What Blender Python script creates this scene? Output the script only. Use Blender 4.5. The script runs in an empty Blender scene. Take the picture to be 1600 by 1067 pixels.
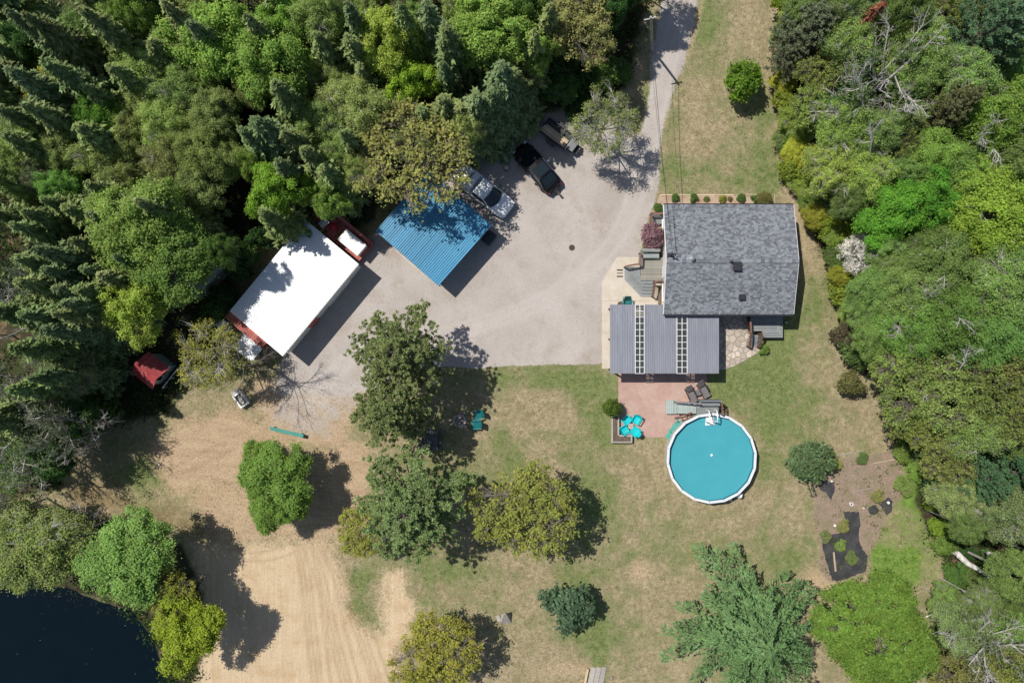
import bpy, math, random
import numpy as np
from mathutils import Vector, Matrix

random.seed(7)
rng = np.random.default_rng(11)
sc = bpy.context.scene
COL = sc.collection

# ---------------------------------------------------------------- camera, light, exposure
CAMH = 60.0                      # drone height above the lawn, metres
S = 0.0525                       # metres per photo pixel on the ground
cam_d = bpy.data.cameras.new('camera')
cam = bpy.data.objects.new('camera', cam_d)
COL.objects.link(cam)
cam.location = (0, 0, CAMH)
cam.rotation_euler = (0, 0, 0)
cam_d.sensor_width = 36
cam_d.lens = 36 * CAMH / (1600 * S)
cam_d.clip_end = 2000
sc.camera = cam

SUN_H = Vector((-0.515, 0.345, 0)) # horizontal travel towards the sun per metre of height
sun_dir = Vector((SUN_H.x, SUN_H.y, 1)).normalized()
elev = math.asin(sun_dir.z)
azim = math.atan2(sun_dir.x, sun_dir.y)
world = bpy.data.worlds.new('World')
sc.world = world
world.use_nodes = True
wn = world.node_tree.nodes
bg = wn['Background']
sky = wn.new('ShaderNodeTexSky')
sky.sky_type = 'NISHITA'
sky.sun_disc = False
sky.sun_elevation = elev
sky.sun_rotation = azim
world.node_tree.links.new(sky.outputs[0], bg.inputs[0])
bg.inputs[1].default_value = 0.085
sun_d = bpy.data.lights.new('sun', 'SUN')
sun_d.energy = 4.7
sun_d.angle = math.radians(0.55)
sun_d.color = (1.0, 0.95, 0.87)
sun = bpy.data.objects.new('sun', sun_d)
COL.objects.link(sun)
sun.location = (-40, 30, 90)
sun.rotation_euler = sun_dir.to_track_quat('Z', 'Y').to_euler()
sc.view_settings.view_transform = 'Standard'
sc.view_settings.look = 'None'
sc.view_settings.gamma = 1
sc.view_settings.exposure = 0.0
sc.view_settings.use_curve_mapping = False
try:
    sc.cycles.use_denoising = True
    sc.cycles.max_bounces = 6
    sc.cycles.diffuse_bounces = 3
    sc.cycles.transparent_max_bounces = 8
    sc.cycles.caustics_reflective = False
    sc.cycles.caustics_refractive = False
except Exception:
    pass

# ---------------------------------------------------------------- helpers
def P(px, py, h=0.0):
    """world point at height h that the drone sees at photo pixel (px, py)"""
    k = S * (1 - h / CAMH)
    return Vector(((px - 800) * k, (533.5 - py) * k, h))

def ang(dx, dy):
    return math.atan2(-dy, dx)

class MB:
    def __init__(s):
        s.v, s.f = [], []
    def add(s, vs, fs):
        o = len(s.v)
        s.v += [tuple(v) for v in vs]
        s.f += [tuple(i + o for i in f) for f in fs]
        return s
    def box(s, x0, x1, y0, y1, z0, z1, m=None):
        vs = [Vector(p) for p in ((x0,y0,z0),(x1,y0,z0),(x1,y1,z0),(x0,y1,z0),(x0,y0,z1),(x1,y0,z1),(x1,y1,z1),(x0,y1,z1))]
        if m is not None: vs = [m @ v for v in vs]
        return s.add(vs, [(3,2,1,0),(4,5,6,7),(0,1,5,4),(1,2,6,5),(2,3,7,6),(3,0,4,7)])
    def cbox(s, x, y, z, sx, sy, sz, rz=0, rx=0, ry=0):
        m = Matrix.Translation((x, y, z)) @ Matrix.Rotation(rz, 4, 'Z') @ Matrix.Rotation(ry, 4, 'Y') @ Matrix.Rotation(rx, 4, 'X')
        return s.box(-sx/2, sx/2, -sy/2, sy/2, -sz/2, sz/2, m)
    def prism(s, poly, z0, z1, inset=0.0):
        a = sum(poly[i][0]*poly[(i+1)%len(poly)][1]-poly[(i+1)%len(poly)][0]*poly[i][1] for i in range(len(poly)))
        if a < 0: poly = poly[::-1]
        n = len(poly)
        cx = sum(p[0] for p in poly)/n; cy = sum(p[1] for p in poly)/n
        top = []
        for p in poly:
            dx, dy = cx-p[0], cy-p[1]; d = math.hypot(dx, dy) or 1
            top.append((p[0]+dx/d*inset, p[1]+dy/d*inset, z1))
        vs = [(p[0], p[1], z0) for p in poly] + top
        fs = [tuple(range(n-1, -1, -1)), tuple(range(n, 2*n))] + [(i, (i+1)%n, n+(i+1)%n, n+i) for i in range(n)]
        return s.add(vs, fs)
    def tube(s, pts, rad, n=6, cap=True):
        pts = [Vector(p) for p in pts]
        if not isinstance(rad, (list, tuple)): rad = [rad]*len(pts)
        vs = []
        up = Vector((0.13, 0.31, 0.94))
        for i, p in enumerate(pts):
            d = (pts[min(i+1, len(pts)-1)] - pts[max(i-1, 0)])
            d = d.normalized() if d.length > 1e-9 else Vector((0,0,1))
            a = d.cross(up)
            if a.length < 0.05: a = d.cross(Vector((1,0,0)))
            a.normalize(); b = d.cross(a)
            for k in range(n):
                t = 2*math.pi*k/n
                vs.append(p + (a*math.cos(t) + b*math.sin(t))*rad[i])
        fs = []
        for i in range(len(pts)-1):
            for k in range(n):
                fs.append((i*n+k, i*n+(k+1)%n, (i+1)*n+(k+1)%n, (i+1)*n+k))
        if cap:
            fs.append(tuple(range(n-1, -1, -1))); o = (len(pts)-1)*n
            fs.append(tuple(range(o, o+n)))
        return s.add(vs, fs)
    def lathe(s, prof, n=16, c=(0,0,0)):
        vs = []
        for r, z in prof:
            for k in range(n):
                t = 2*math.pi*k/n
                vs.append((c[0]+r*math.cos(t), c[1]+r*math.sin(t), c[2]+z))
        fs = []
        for i in range(len(prof)-1):
            for k in range(n):
                fs.append((i*n+k, i*n+(k+1)%n, (i+1)*n+(k+1)%n, (i+1)*n+k))
        fs.append(tuple(range(n-1, -1, -1))); o = (len(prof)-1)*n
        fs.append(tuple(range(o, o+n)))
        return s.add(vs, fs)
    def loft(s, secs):
        n = len(secs[0]); o = []
        for q in secs: o += list(q)
        fs = []
        for i in range(len(secs)-1):
            for k in range(n):
                fs.append((i*n+k, i*n+(k+1)%n, (i+1)*n+(k+1)%n, (i+1)*n+k))
        fs.append(tuple(range(n-1, -1, -1))); b = (len(secs)-1)*n
        fs.append(tuple(range(b, b+n)))
        return s.add(o, fs)
    def quad(s, a, b, c, d):
        return s.add([a, b, c, d], [(0,1,2,3)])
    def slab(s, a, b, c, d, t):
        """quad a,b,c,d (counter-clockwise from outside) with thickness t behind it"""
        a, b, c, d = map(Vector, (a, b, c, d))
        n = (b-a).cross(d-a).normalized()*t
        return s.add([a-n, b-n, c-n, d-n, a, b, c, d], [(3,2,1,0),(4,5,6,7),(0,1,5,4),(1,2,6,5),(2,3,7,6),(3,0,4,7)])
    def mesh(s, name):
        me = bpy.data.meshes.new(name)
        me.from_pydata(s.v, [], s.f)
        me.validate()
        return me

def np_mesh(name, v, q):
    """mesh from numpy vertices (N,3) and faces (M,k)"""
    me = bpy.data.meshes.new(name)
    v = np.asarray(v, dtype=np.float32); q = np.asarray(q, dtype=np.int32)
    k = q.shape[1]
    me.vertices.add(len(v)); me.vertices.foreach_set('co', v.ravel())
    me.loops.add(q.size); me.loops.foreach_set('vertex_index', q.ravel())
    me.polygons.add(len(q)); me.polygons.foreach_set('loop_start', np.arange(0, q.size, k, dtype=np.int32))
    me.update(calc_edges=True)
    return me

def link(o, parent=None):
    COL.objects.link(o)
    if parent is not None: o.parent = parent
    return o

def part(name, shape, m, parent=None, loc=None, rz=None, smooth=False):
    me = shape.mesh(name) if isinstance(shape, MB) else shape
    if m is not None and len(me.materials) == 0: me.materials.append(m)
    if smooth:
        me.polygons.foreach_set('use_smooth', [True]*len(me.polygons))
    o = bpy.data.objects.new(name, me)
    link(o, parent)
    if loc is not None: o.location = loc
    if rz is not None: o.rotation_euler = (0, 0, rz)
    return o

def tag(o, label, cat, group=None):
    o['label'] = label; o['category'] = cat
    if group: o['group'] = group
    return o

def thing(name, label, cat, loc=(0,0,0), rz=0, group=None):
    o = bpy.data.objects.new(name, None)
    link(o); o.location = loc; o.rotation_euler = (0, 0, rz)
    o.empty_display_size = 0.2
    return tag(o, label, cat, group)

def struct(name, shape, m, parent=None):
    o = part(name, shape, m, parent)
    o['kind'] = 'structure'
    return o

def stuff(o, label=None, cat=None):
    o['kind'] = 'stuff'
    if label: o['label'] = label
    if cat: o['category'] = cat
    return o

def copy_tree(root, loc, rz, label=None, scale=None):
    r = root.copy(); link(r); r.location = loc; r.rotation_euler = (0, 0, rz)
    if scale: r.scale = (scale,)*3
    if label: r['label'] = label
    for ch in list(root.children):
        c = ch.copy(); link(c, r)
        for g in list(ch.children):
            d = g.copy(); link(d, c)
    return r

# ---------------------------------------------------------------- materials
def new_mat(name):
    m = bpy.data.materials.new(name); m.use_nodes = True
    nt = m.node_tree
    return m, nt, nt.nodes, nt.links, nt.nodes['Principled BSDF']

def mk(name, col, rough=0.7, var=0.18, scale=4.0, isl=0.0, metal=0.0, bump=0.0, bscale=40.0, streak=None, objvar=0.0, spec=0.5, tint=None):
    """principled material: base colour varied by noise, by loose piece and by object"""
    m, nt, N, L, b = new_mat(name)
    tc = N.new('ShaderNodeTexCoord')
    src = tc.outputs['Object']
    if streak:
        mp = N.new('ShaderNodeMapping'); mp.inputs['Scale'].default_value = streak
        L.new(src, mp.inputs[0]); src = mp.outputs[0]
    nz = N.new('ShaderNodeTexNoise'); nz.inputs['Scale'].default_value = scale; nz.inputs['Detail'].default_value = 6
    nz.inputs['Roughness'].default_value = 0.65
    L.new(src, nz.inputs['Vector'])
    mr = N.new('ShaderNodeMapRange')
    mr.inputs[1].default_value = 0.25; mr.inputs[2].default_value = 0.75
    mr.inputs[3].default_value = 1-var; mr.inputs[4].default_value = 1+var
    L.new(nz.outputs[0], mr.inputs[0])
    val = mr.outputs[0]
    def mul(v, sock, amount):
        r = N.new('ShaderNodeMapRange'); r.inputs[3].default_value = 1-amount; r.inputs[4].default_value = 1+amount
        L.new(sock, r.inputs[0])
        q = N.new('ShaderNodeMath'); q.operation = 'MULTIPLY'
        L.new(v, q.inputs[0]); L.new(r.outputs[0], q.inputs[1])
        return q.outputs[0]
    if isl:
        g = N.new('ShaderNodeNewGeometry'); val = mul(val, g.outputs['Random Per Island'], isl)
    if objvar:
        oi = N.new('ShaderNodeObjectInfo'); val = mul(val, oi.outputs['Random'], objvar)
    base = N.new('ShaderNodeMix'); base.data_type = 'RGBA'
    base.inputs[6].default_value = (*col, 1); base.inputs[7].default_value = (*(tint or col), 1)
    nz2 = N.new('ShaderNodeTexNoise'); nz2.inputs['Scale'].default_value = scale*0.23; nz2.inputs['Detail'].default_value = 4
    L.new(src, nz2.inputs['Vector'])
    mr2 = N.new('ShaderNodeMapRange'); mr2.inputs[1].default_value = 0.42; mr2.inputs[2].default_value = 0.62
    L.new(nz2.outputs[0], mr2.inputs[0])
    L.new(mr2.outputs[0], base.inputs[0])
    sc_ = N.new('ShaderNodeVectorMath'); sc_.operation = 'SCALE'
    L.new(base.outputs[2], sc_.inputs[0]); L.new(val, sc_.inputs['Scale'])
    L.new(sc_.outputs[0], b.inputs['Base Color'])
    b.inputs['Roughness'].default_value = rough
    b.inputs['Metallic'].default_value = metal
    b.inputs['Specular IOR Level'].default_value = spec
    if bump:
        bz = N.new('ShaderNodeTexNoise'); bz.inputs['Scale'].default_value = bscale; bz.inputs['Detail'].default_value = 4
        L.new(tc.outputs['Object'], bz.inputs['Vector'])
        bp = N.new('ShaderNodeBump'); bp.inputs['Strength'].default_value = bump; bp.inputs['Distance'].default_value = 0.03
        L.new(bz.outputs[0], bp.inputs['Height']); L.new(bp.outputs[0], b.inputs['Normal'])
    return m

def leaf_mat(name, var=0.45, hue=0.03, trans=0.35, spec=0.25):
    """foliage: hue comes from the plant's own colour, each leaf a little different"""
    m, nt, N, L, b = new_mat(name)
    oi = N.new('ShaderNodeObjectInfo'); g = N.new('ShaderNodeNewGeometry')
    hs = N.new('ShaderNodeHueSaturation')
    r1 = N.new('ShaderNodeMapRange'); r1.inputs[3].default_value = 1-var; r1.inputs[4].default_value = 1+var
    L.new(g.outputs['Random Per Island'], r1.inputs[0])
    m2 = N.new('ShaderNodeMath'); m2.operation = 'MULTIPLY'; m2.inputs[1].default_value = 7.31
    L.new(g.outputs['Random Per Island'], m2.inputs[0])
    fr = N.new('ShaderNodeMath'); fr.operation = 'FRACT'; L.new(m2.outputs[0], fr.inputs[0])
    r2 = N.new('ShaderNodeMapRange'); r2.inputs[3].default_value = 0.5-hue; r2.inputs[4].default_value = 0.5+hue
    L.new(fr.outputs[0], r2.inputs[0])
    tc = N.new('ShaderNodeTexCoord')
    nz = N.new('ShaderNodeTexNoise'); nz.inputs['Scale'].default_value = 0.7; nz.inputs['Detail'].default_value = 3
    L.new(tc.outputs['Object'], nz.inputs['Vector'])
    r3 = N.new('ShaderNodeMapRange'); r3.inputs[1].default_value = 0.3; r3.inputs[2].default_value = 0.7
    r3.inputs[3].default_value = 0.8; r3.inputs[4].default_value = 1.22
    L.new(nz.outputs[0], r3.inputs[0])
    mm = N.new('ShaderNodeMath'); mm.operation = 'MULTIPLY'
    L.new(r1.outputs[0], mm.inputs[0]); L.new(r3.outputs[0], mm.inputs[1])
    L.new(oi.outputs['Color'], hs.inputs['Color']); L.new(mm.outputs[0], hs.inputs['Value']); L.new(r2.outputs[0], hs.inputs['Hue'])
    L.new(hs.outputs[0], b.inputs['Base Color'])
    b.inputs['Roughness'].default_value = 0.55
    b.inputs['Specular IOR Level'].default_value = spec
    tr = N.new('ShaderNodeBsdfTranslucent'); L.new(hs.outputs[0], tr.inputs['Color'])
    mx = N.new('ShaderNodeMixShader'); mx.inputs[0].default_value = trans
    L.new(b.outputs[0], mx.inputs[1]); L.new(tr.outputs[0], mx.inputs[2])
    L.new(mx.outputs[0], N['Material Output'].inputs['Surface'])
    return m

M_leaf = leaf_mat('leaf', 0.32, 0.022, 0.48)
M_needle = leaf_mat('needle', 0.38, 0.02, 0.22, 0.15)
M_petal = leaf_mat('petal', 0.25, 0.01, 0.3)
M_bark = mk('bark', (0.13, 0.105, 0.085), 0.9, 0.35, 9, bump=0.5, tint=(0.19, 0.17, 0.15))
M_palebark = mk('pale_bark', (0.46, 0.44, 0.41), 0.85, 0.25, 7, isl=0.2, tint=(0.34, 0.325, 0.30))
M_birch = mk('birch_bark', (0.62, 0.60, 0.57), 0.8, 0.3, 5, tint=(0.36, 0.34, 0.32), streak=(6, 1, 1))
M_white = mk('white_paint', (0.8, 0.8, 0.79), 0.5, 0.05, 3)
M_siding = mk('white_siding', (0.74, 0.74, 0.72), 0.6, 0.06, 2, streak=(1, 1, 8))
M_whitemetal = mk('white_roof_metal', (0.80, 0.81, 0.83), 0.4, 0.05, 1.2, tint=(0.74, 0.76, 0.79))
M_bluemetal = mk('blue_roof_metal', (0.035, 0.235, 0.41), 0.42, 0.22, 2.2, spec=0.5, tint=(0.055, 0.26, 0.42), objvar=0.09, streak=(2.5, 0.5, 1))
M_greymetal = mk('grey_roof_metal', (0.235, 0.245, 0.285), 0.45, 0.13, 2.5, objvar=0.07, tint=(0.205, 0.215, 0.25), streak=(3, 0.5, 1))
M_shingle = mk('roof_shingle', (0.165, 0.18, 0.202), 0.95, 0.14, 18, isl=0.42, bump=0.4, bscale=60, tint=(0.18, 0.194, 0.215))
M_dark = mk('dark_metal', (0.025, 0.026, 0.03), 0.45, 0.2, 6)
M_rubber = mk('rubber', (0.02, 0.02, 0.02), 0.8, 0.2, 10)
M_steel = mk('galvanised_steel', (0.5, 0.51, 0.52), 0.35, 0.15, 8, metal=0.7)
M_glassdark = mk('car_glass', (0.012, 0.02, 0.026), 0.06, 0.1, 2, spec=0.6)
M_carwhite = mk('white_car_paint', (0.80, 0.81, 0.83), 0.28, 0.03, 2)
M_carblack = mk('black_car_paint', (0.006, 0.006, 0.007), 0.3, 0.1, 2, spec=0.35)
M_chrome = mk('chrome', (0.7, 0.7, 0.72), 0.15, 0.05, 5, metal=1.0)
M_lampglass = mk('headlamp_glass', (0.7, 0.72, 0.75), 0.1, 0.05, 5)
M_redlamp = mk('tail_lamp', (0.35, 0.01, 0.01), 0.2, 0.05, 5)
M_greydeck = mk('grey_deck_board', (0.20, 0.225, 0.24), 0.75, 0.2, 5, objvar=0.16, streak=(1, 6, 6), tint=(0.25, 0.26, 0.25))
M_greendeck = mk('weathered_deck_board', (0.235, 0.235, 0.20), 0.8, 0.22, 5, objvar=0.16, streak=(1, 6, 6), tint=(0.28, 0.25, 0.22))
M_palegdeck = mk('pale_green_grey_board', (0.32, 0.40, 0.385), 0.8, 0.2, 5, objvar=0.15, streak=(6, 1, 6), tint=(0.40, 0.40, 0.38))
M_brownwood = mk('brown_stained_wood', (0.15, 0.075, 0.055), 0.75, 0.25, 7, tint=(0.20, 0.11, 0.085))
M_redwood = mk('red_painted_wood', (0.42, 0.11, 0.09), 0.75, 0.25, 5, objvar=0.2, tint=(0.46, 0.16, 0.13))
M_redroof = mk('red_roofing', (0.33, 0.045, 0.05), 0.7, 0.3, 4, objvar=0.1, tint=(0.40, 0.09, 0.09))
M_greywood = mk('weathered_wood', (0.33, 0.31, 0.28), 0.85, 0.25, 6, objvar=0.2, streak=(1, 8, 8), tint=(0.42, 0.38, 0.33))
M_lumber = mk('sawn_lumber', (0.52, 0.42, 0.29), 0.8, 0.2, 6, objvar=0.25, streak=(1, 9, 9), tint=(0.40, 0.31, 0.22))
M_concrete = mk('concrete', (0.52, 0.46, 0.375), 0.85, 0.10, 5, bump=0.15, tint=(0.56, 0.50, 0.42))
M_patio = mk('pink_stamped_concrete', (0.42, 0.275, 0.23), 0.85, 0.13, 3, bump=0.15, tint=(0.455, 0.32, 0.27))
M_stone = mk('flagstone', (0.50, 0.43, 0.36), 0.85, 0.16, 5, objvar=0.26, bump=0.3, bscale=12, tint=(0.42, 0.37, 0.32))
M_rock = mk('field_stone', (0.33, 0.30, 0.27), 0.9, 0.25, 6, objvar=0.3, bump=0.5, bscale=14, tint=(0.42, 0.36, 0.32))
M_soil = mk('soil', (0.10, 0.072, 0.055), 0.95, 0.3, 8, bump=0.6, bscale=30, tint=(0.15, 0.11, 0.085))
M_bedsoil = mk('sandy_bed_soil', (0.42, 0.32, 0.235), 0.95, 0.22, 7, bump=0.6, bscale=25, tint=(0.36, 0.24, 0.17))
M_tealshaded = mk('shaded_teal_plastic', (0.009, 0.16, 0.17), 0.42, 0.08, 3, objvar=0.05)  # base colour darkened to carry the shade over the fire pit chairs
M_cyan = mk('bright_cyan_plastic', (0.006, 0.50, 0.53), 0.4, 0.05, 3, objvar=0.06)
M_sea = mk('faded_green_plastic', (0.08, 0.39, 0.33), 0.45, 0.08, 3, objvar=0.08)
M_greenpaint = mk('green_paint', (0.03, 0.23, 0.19), 0.5, 0.15, 4, tint=(0.05, 0.30, 0.25))
M_wicker = mk('grey_wicker', (0.14, 0.13, 0.14), 0.7, 0.25, 30, tint=(0.20, 0.18, 0.18))
M_fabricblack = mk('landscape_fabric', (0.030, 0.031, 0.036), 0.7, 0.3, 6, bump=0.4, bscale=9, tint=(0.055, 0.053, 0.055))
M_tarp = mk('dark_glossy_board', (0.05, 0.055, 0.065), 0.35, 0.3, 7, objvar=0.2, tint=(0.10, 0.105, 0.12))
M_ash = mk('ash', (0.33, 0.27, 0.24), 0.95, 0.3, 12, bump=0.6, tint=(0.22, 0.19, 0.18))
M_wire = mk('wire', (0.03, 0.03, 0.03), 0.6, 0.1, 3)
M_iron = mk('rusty_iron', (0.06, 0.045, 0.038), 0.8, 0.3, 12)
M_orange = mk('flower_yellow', (0.55, 0.42, 0.04), 0.6, 0.1, 3)
M_redplastic = mk('red_plastic', (0.42, 0.01, 0.025), 0.4, 0.1, 3)

def water_mat(name, col, rough, bump, scale, spec=0.5, tint=None):
    m, nt, N, L, b = new_mat(name)
    tc = N.new('ShaderNodeTexCoord')
    nz = N.new('ShaderNodeTexNoise'); nz.inputs['Scale'].default_value = scale; nz.inputs['Detail'].default_value = 3
    L.new(tc.outputs['Object'], nz.inputs['Vector'])
    bp = N.new('ShaderNodeBump'); bp.inputs['Strength'].default_value = bump; bp.inputs['Distance'].default_value = 0.02
    L.new(nz.outputs[0], bp.inputs['Height']); L.new(bp.outputs[0], b.inputs['Normal'])
    mx = N.new('ShaderNodeMix'); mx.data_type = 'RGBA'
    mx.inputs[6].default_value = (*col, 1); mx.inputs[7].default_value = (*(tint or col), 1)
    n2 = N.new('ShaderNodeTexNoise'); n2.inputs['Scale'].default_value = scale*0.4; n2.inputs['Detail'].default_value = 5
    L.new(tc.outputs['Object'], n2.inputs['Vector']); L.new(n2.outputs[0], mx.inputs[0])
    L.new(mx.outputs[2], b.inputs['Base Color'])
    b.inputs['Roughness'].default_value = rough; b.inputs['IOR'].default_value = 1.33
    b.inputs['Specular IOR Level'].default_value = spec
    return m
M_pond = water_mat('pond_water', (0.001, 0.0042, 0.0075), 0.07, 0.25, 1.6, 0.5, (0.0025, 0.0075, 0.011))
M_pool = water_mat('pool_water', (0.055, 0.30, 0.36), 0.08, 0.14, 2.5, 0.4, (0.075, 0.355, 0.415))
M_liner = mk('pool_liner', (0.02, 0.17, 0.24), 0.5, 0.1, 4)

def pane_mat():
    m, nt, N, L, b = new_mat('skylight_pane')
    b.inputs['Base Color'].default_value = (0.13, 0.14, 0.15, 1); b.inputs['Roughness'].default_value = 0.15
    tr = N.new('ShaderNodeBsdfTransparent'); tr.inputs[0].default_value = (0.75, 0.78, 0.78, 1)
    mx = N.new('ShaderNodeMixShader'); mx.inputs[0].default_value = 0.72
    L.new(b.outputs[0], mx.inputs[1]); L.new(tr.outputs[0], mx.inputs[2])
    L.new(mx.outputs[0], N['Material Output'].inputs['Surface'])
    return m
M_pane = pane_mat()

# ---------------------------------------------------------------- ground: one sheet split by what covers it
def noise2(x, y, seed, sc_):
    """smooth value noise"""
    r = np.random.default_rng(seed); T = r.random((64, 64))
    u, v = x*sc_+31.7, y*sc_+17.3
    i, j = np.floor(u).astype(int), np.floor(v).astype(int)
    fx, fy = u-i, v-j
    fx, fy = fx*fx*(3-2*fx), fy*fy*(3-2*fy)
    a = T[i%64, j%64]; b = T[(i+1)%64, j%64]; c = T[i%64, (j+1)%64]; d = T[(i+1)%64, (j+1)%64]
    return (a*(1-fx)+b*fx)*(1-fy)+(c*(1-fx)+d*fx)*fy

def fbm(x, y, seed, sc_, o=4):
    t = 0; a = 0.5; n = 0
    for k in range(o):
        t = t + a*noise2(x, y, seed+k, sc_*2**k); n += a; a *= 0.5
    return t/n

def sdf(px, py, poly):
    """signed distance in photo pixels, negative inside"""
    d = np.full(px.shape, 1e9); ins = np.zeros(px.shape, bool)
    n = len(poly)
    for i in range(n):
        x0, y0 = poly[i]; x1, y1 = poly[(i+1) % n]
        ex, ey = x1-x0, y1-y0
        t = np.clip(((px-x0)*ex+(py-y0)*ey)/(ex*ex+ey*ey+1e-9), 0, 1)
        d = np.minimum(d, np.hypot(px-x0-t*ex, py-y0-t*ey))
        c = ((y0 > py) != (y1 > py)) & (px < (x1-x0)*(py-y0)/(y1-y0+1e-12)+x0)
        ins ^= c
    return np.where(ins, -d, d)

POLY_DRIVE = [(1042,-60),(1032,20),(1020,80),(1012,150),(1000,210),(960,190),(900,170),(845,175),(780,215),(720,260),(640,330),(560,380),(470,500),(440,560),
    (408,640),(425,672),(470,686),(505,692),(535,655),(566,612),(620,585),(690,572),(760,574),(800,571),(870,570),(938,568),(960,560),(990,480),(1000,400),(1012,345),(1030,300),(1032,240),(1046,170),(1066,100),(1084,40),(1102,-60)]
POLY_SAND = [(375,850),(440,838),(520,855),(540,890),(552,950),(575,985),(600,990),(604,930),(598,885),(630,895),(650,950),(640,985),(620,1010),(608,1110),(285,1110),(310,1040),(320,985),(305,900),(300,850),(340,845)]
POLY_DIRT = [(330,640),(365,640),(410,660),(440,680),(415,700),(380,735),(365,775),(330,760),(280,770),(240,735),(232,705),(270,670)]
POLY_DIRT2 = [(535,690),(575,690),(600,740),(580,800),(545,800),(520,760),(500,720)]
POLY_TRACK = [(100,760),(150,752),(230,775),(300,800),(370,815),(370,860),(320,850),(250,830),(200,810),(120,800)]
POLY_FOREST_L = [(-900,-900),(1030,-900),(1012,0),(985,70),(978,120),(960,150),(900,170),(845,178),(780,215),(720,255),(600,300),(590,350),(540,370),(470,350),(400,380),(350,480),(340,540),(300,580),(260,640),(200,660),(150,660),(100,700),(95,760),(30,780),(-900,800)]
POLY_FOREST_R = [(1222,-900),(2500,-900),(2500,2000),(1480,2000),(1455,1000),(1480,900),(1430,780),(1440,720),(1405,690),(1392,600),(1330,570),(1312,470),(1262,345),(1232,160)]
POLY_BANK = [(-900,790),(60,785),(130,800),(250,835),(285,850),(305,900),(322,985),(310,1040),(285,1110),(230,1110),(225,1000),(190,950),(100,920),(-900,915)]
POLY_POND = [(-900,905),(40,918),(100,925),(150,945),(200,960),(235,1000),(245,1040),(262,1090),(290,1150),(300,2000),(-900,2000)]
POLY_GARDEN = [(1262,745),(1300,715),(1395,705),(1420,760),(1385,800),(1360,860),(1355,895),(1300,908),(1283,890),(1272,800)]
POLY_WEEDS = [(1358,858),(1400,850),(1440,852),(1448,905),(1420,915),(1362,902)]
POLY_WEEDS2 = [(1405,728),(1440,728),(1475,760),(1480,800),(1440,806),(1412,790)]
POLY_ROUGH = [(1352,850),(1395,800),(1400,725),(1445,715),(1485,790),(1478,900),(1445,960),(1450,920),(1360,900)]
POLY_DIRT3 = [(250,705),(330,690),(440,692),(520,690),(560,760),(548,850),(430,862),(340,858),(300,800)]

GX0, GX1, GY0, GY1, GST = -47.0, 47.0, -33.0, 33.0, 0.165
xs = np.arange(GX0, GX1+1e-6, GST); ys = np.arange(GY0, GY1+1e-6, GST)
nx, ny = len(xs), len(ys)
X, Y = np.meshgrid(xs, ys)
PX, PY = X/S+800, 533.5-Y/S
WOB = (fbm(X, Y, 3, 0.35)-0.5)*26 + (fbm(X, Y, 9, 1.6)-0.5)*10
def soft(poly, w=10, wob=1.0):
    return np.clip(0.5-(sdf(PX, PY, poly)+WOB*wob)/(2*w), 0, 1)
drive = soft(POLY_DRIVE, 7, 0.45)
drive = np.where((PX > 690) & (PX < 945) & (PY > 540), soft(POLY_DRIVE, 3, 0.22), drive)
endz = np.clip((640-PX)/70, 0, 1)*np.clip((PY-560)/60, 0, 1)
drive = drive*(1-endz)+soft(POLY_DRIVE, 26, 1.3)*endz*(1-0.45*np.clip((600-PX)/80, 0, 1))
sand = soft(POLY_SAND, 22, 1.1)
dirt = np.maximum(soft(POLY_DIRT, 26, 1.2), np.maximum(0.85*soft(POLY_DIRT2, 22, 1.2), np.maximum(0.72*soft(POLY_DIRT3, 26, 1.3), 0.85*soft([(395,600),(470,560),(570,540),(600,570),(565,625),(535,700),(420,700)], 20, 1.2))))
track = soft(POLY_TRACK, 18, 1.0)*0.8
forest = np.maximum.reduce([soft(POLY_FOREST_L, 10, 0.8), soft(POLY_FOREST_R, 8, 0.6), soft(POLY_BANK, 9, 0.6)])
garden = soft(POLY_GARDEN, 8, 0.7)
weeds = np.maximum(np.maximum(soft(POLY_WEEDS, 10, 0.9), 0.95*soft(POLY_WEEDS2, 14, 1.1)), 0.45*soft(POLY_ROUGH, 12, 0.9))
def lines(plist, w, off=(0,)):
    m = np.zeros(PX.shape)
    for pl in plist:
        for o in off:
            d = np.full(PX.shape, 1e9)
            for (x0, y0), (x1, y1) in zip(pl[:-1], pl[1:]):
                x0, x1 = x0+o, x1+o
                ex, ey = x1-x0, y1-y0
                t = np.clip(((PX-x0)*ex+(PY-y0)*ey)/(ex*ex+ey*ey), 0, 1)
                d = np.minimum(d, np.hypot(PX-x0-t*ex, PY-y0-t*ey))
            m = np.maximum(m, np.exp(-(d/w)**2))
    return m
def curve(pts, n=8):
    out = []
    for i in range(len(pts)-1):
        p0, p1_, p2_, p3_ = pts[max(i-1,0)], pts[i], pts[i+1], pts[min(i+2,len(pts)-1)]
        for k in range(n):
            t = k/n
            out.append(tuple(0.5*(2*p1_[j]+(p2_[j]-p0[j])*t+(2*p0[j]-5*p1_[j]+4*p2_[j]-p3_[j])*t*t+(-p0[j]+3*p1_[j]-3*p2_[j]+p3_[j])*t**3) for j in (0, 1)))
    return out+[pts[-1]]
ruts = lines([curve([(470,840),(492,900),(508,970),(540,1090)]), curve([(490,840),(520,900),(545,960),(590,1090)]), curve([(455,842),(470,900),(478,980),(492,1090)])], 2.6, (0, 7, 15, 28))*(0.4+0.9*fbm(X, Y, 55, 1.2))
ruts = np.maximum(ruts, lines([curve([(360,860),(410,862),(450,850),(478,830)]), curve([(365,872),(415,876),(460,862),(490,840)])], 2.4)*0.7)
ruts = np.maximum(ruts, lines([curve([(250,740),(300,715),(350,690),(400,660),(440,620)]), curve([(262,752),(312,727),(362,702),(412,672),(452,632)])], 3)*0.5)
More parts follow.
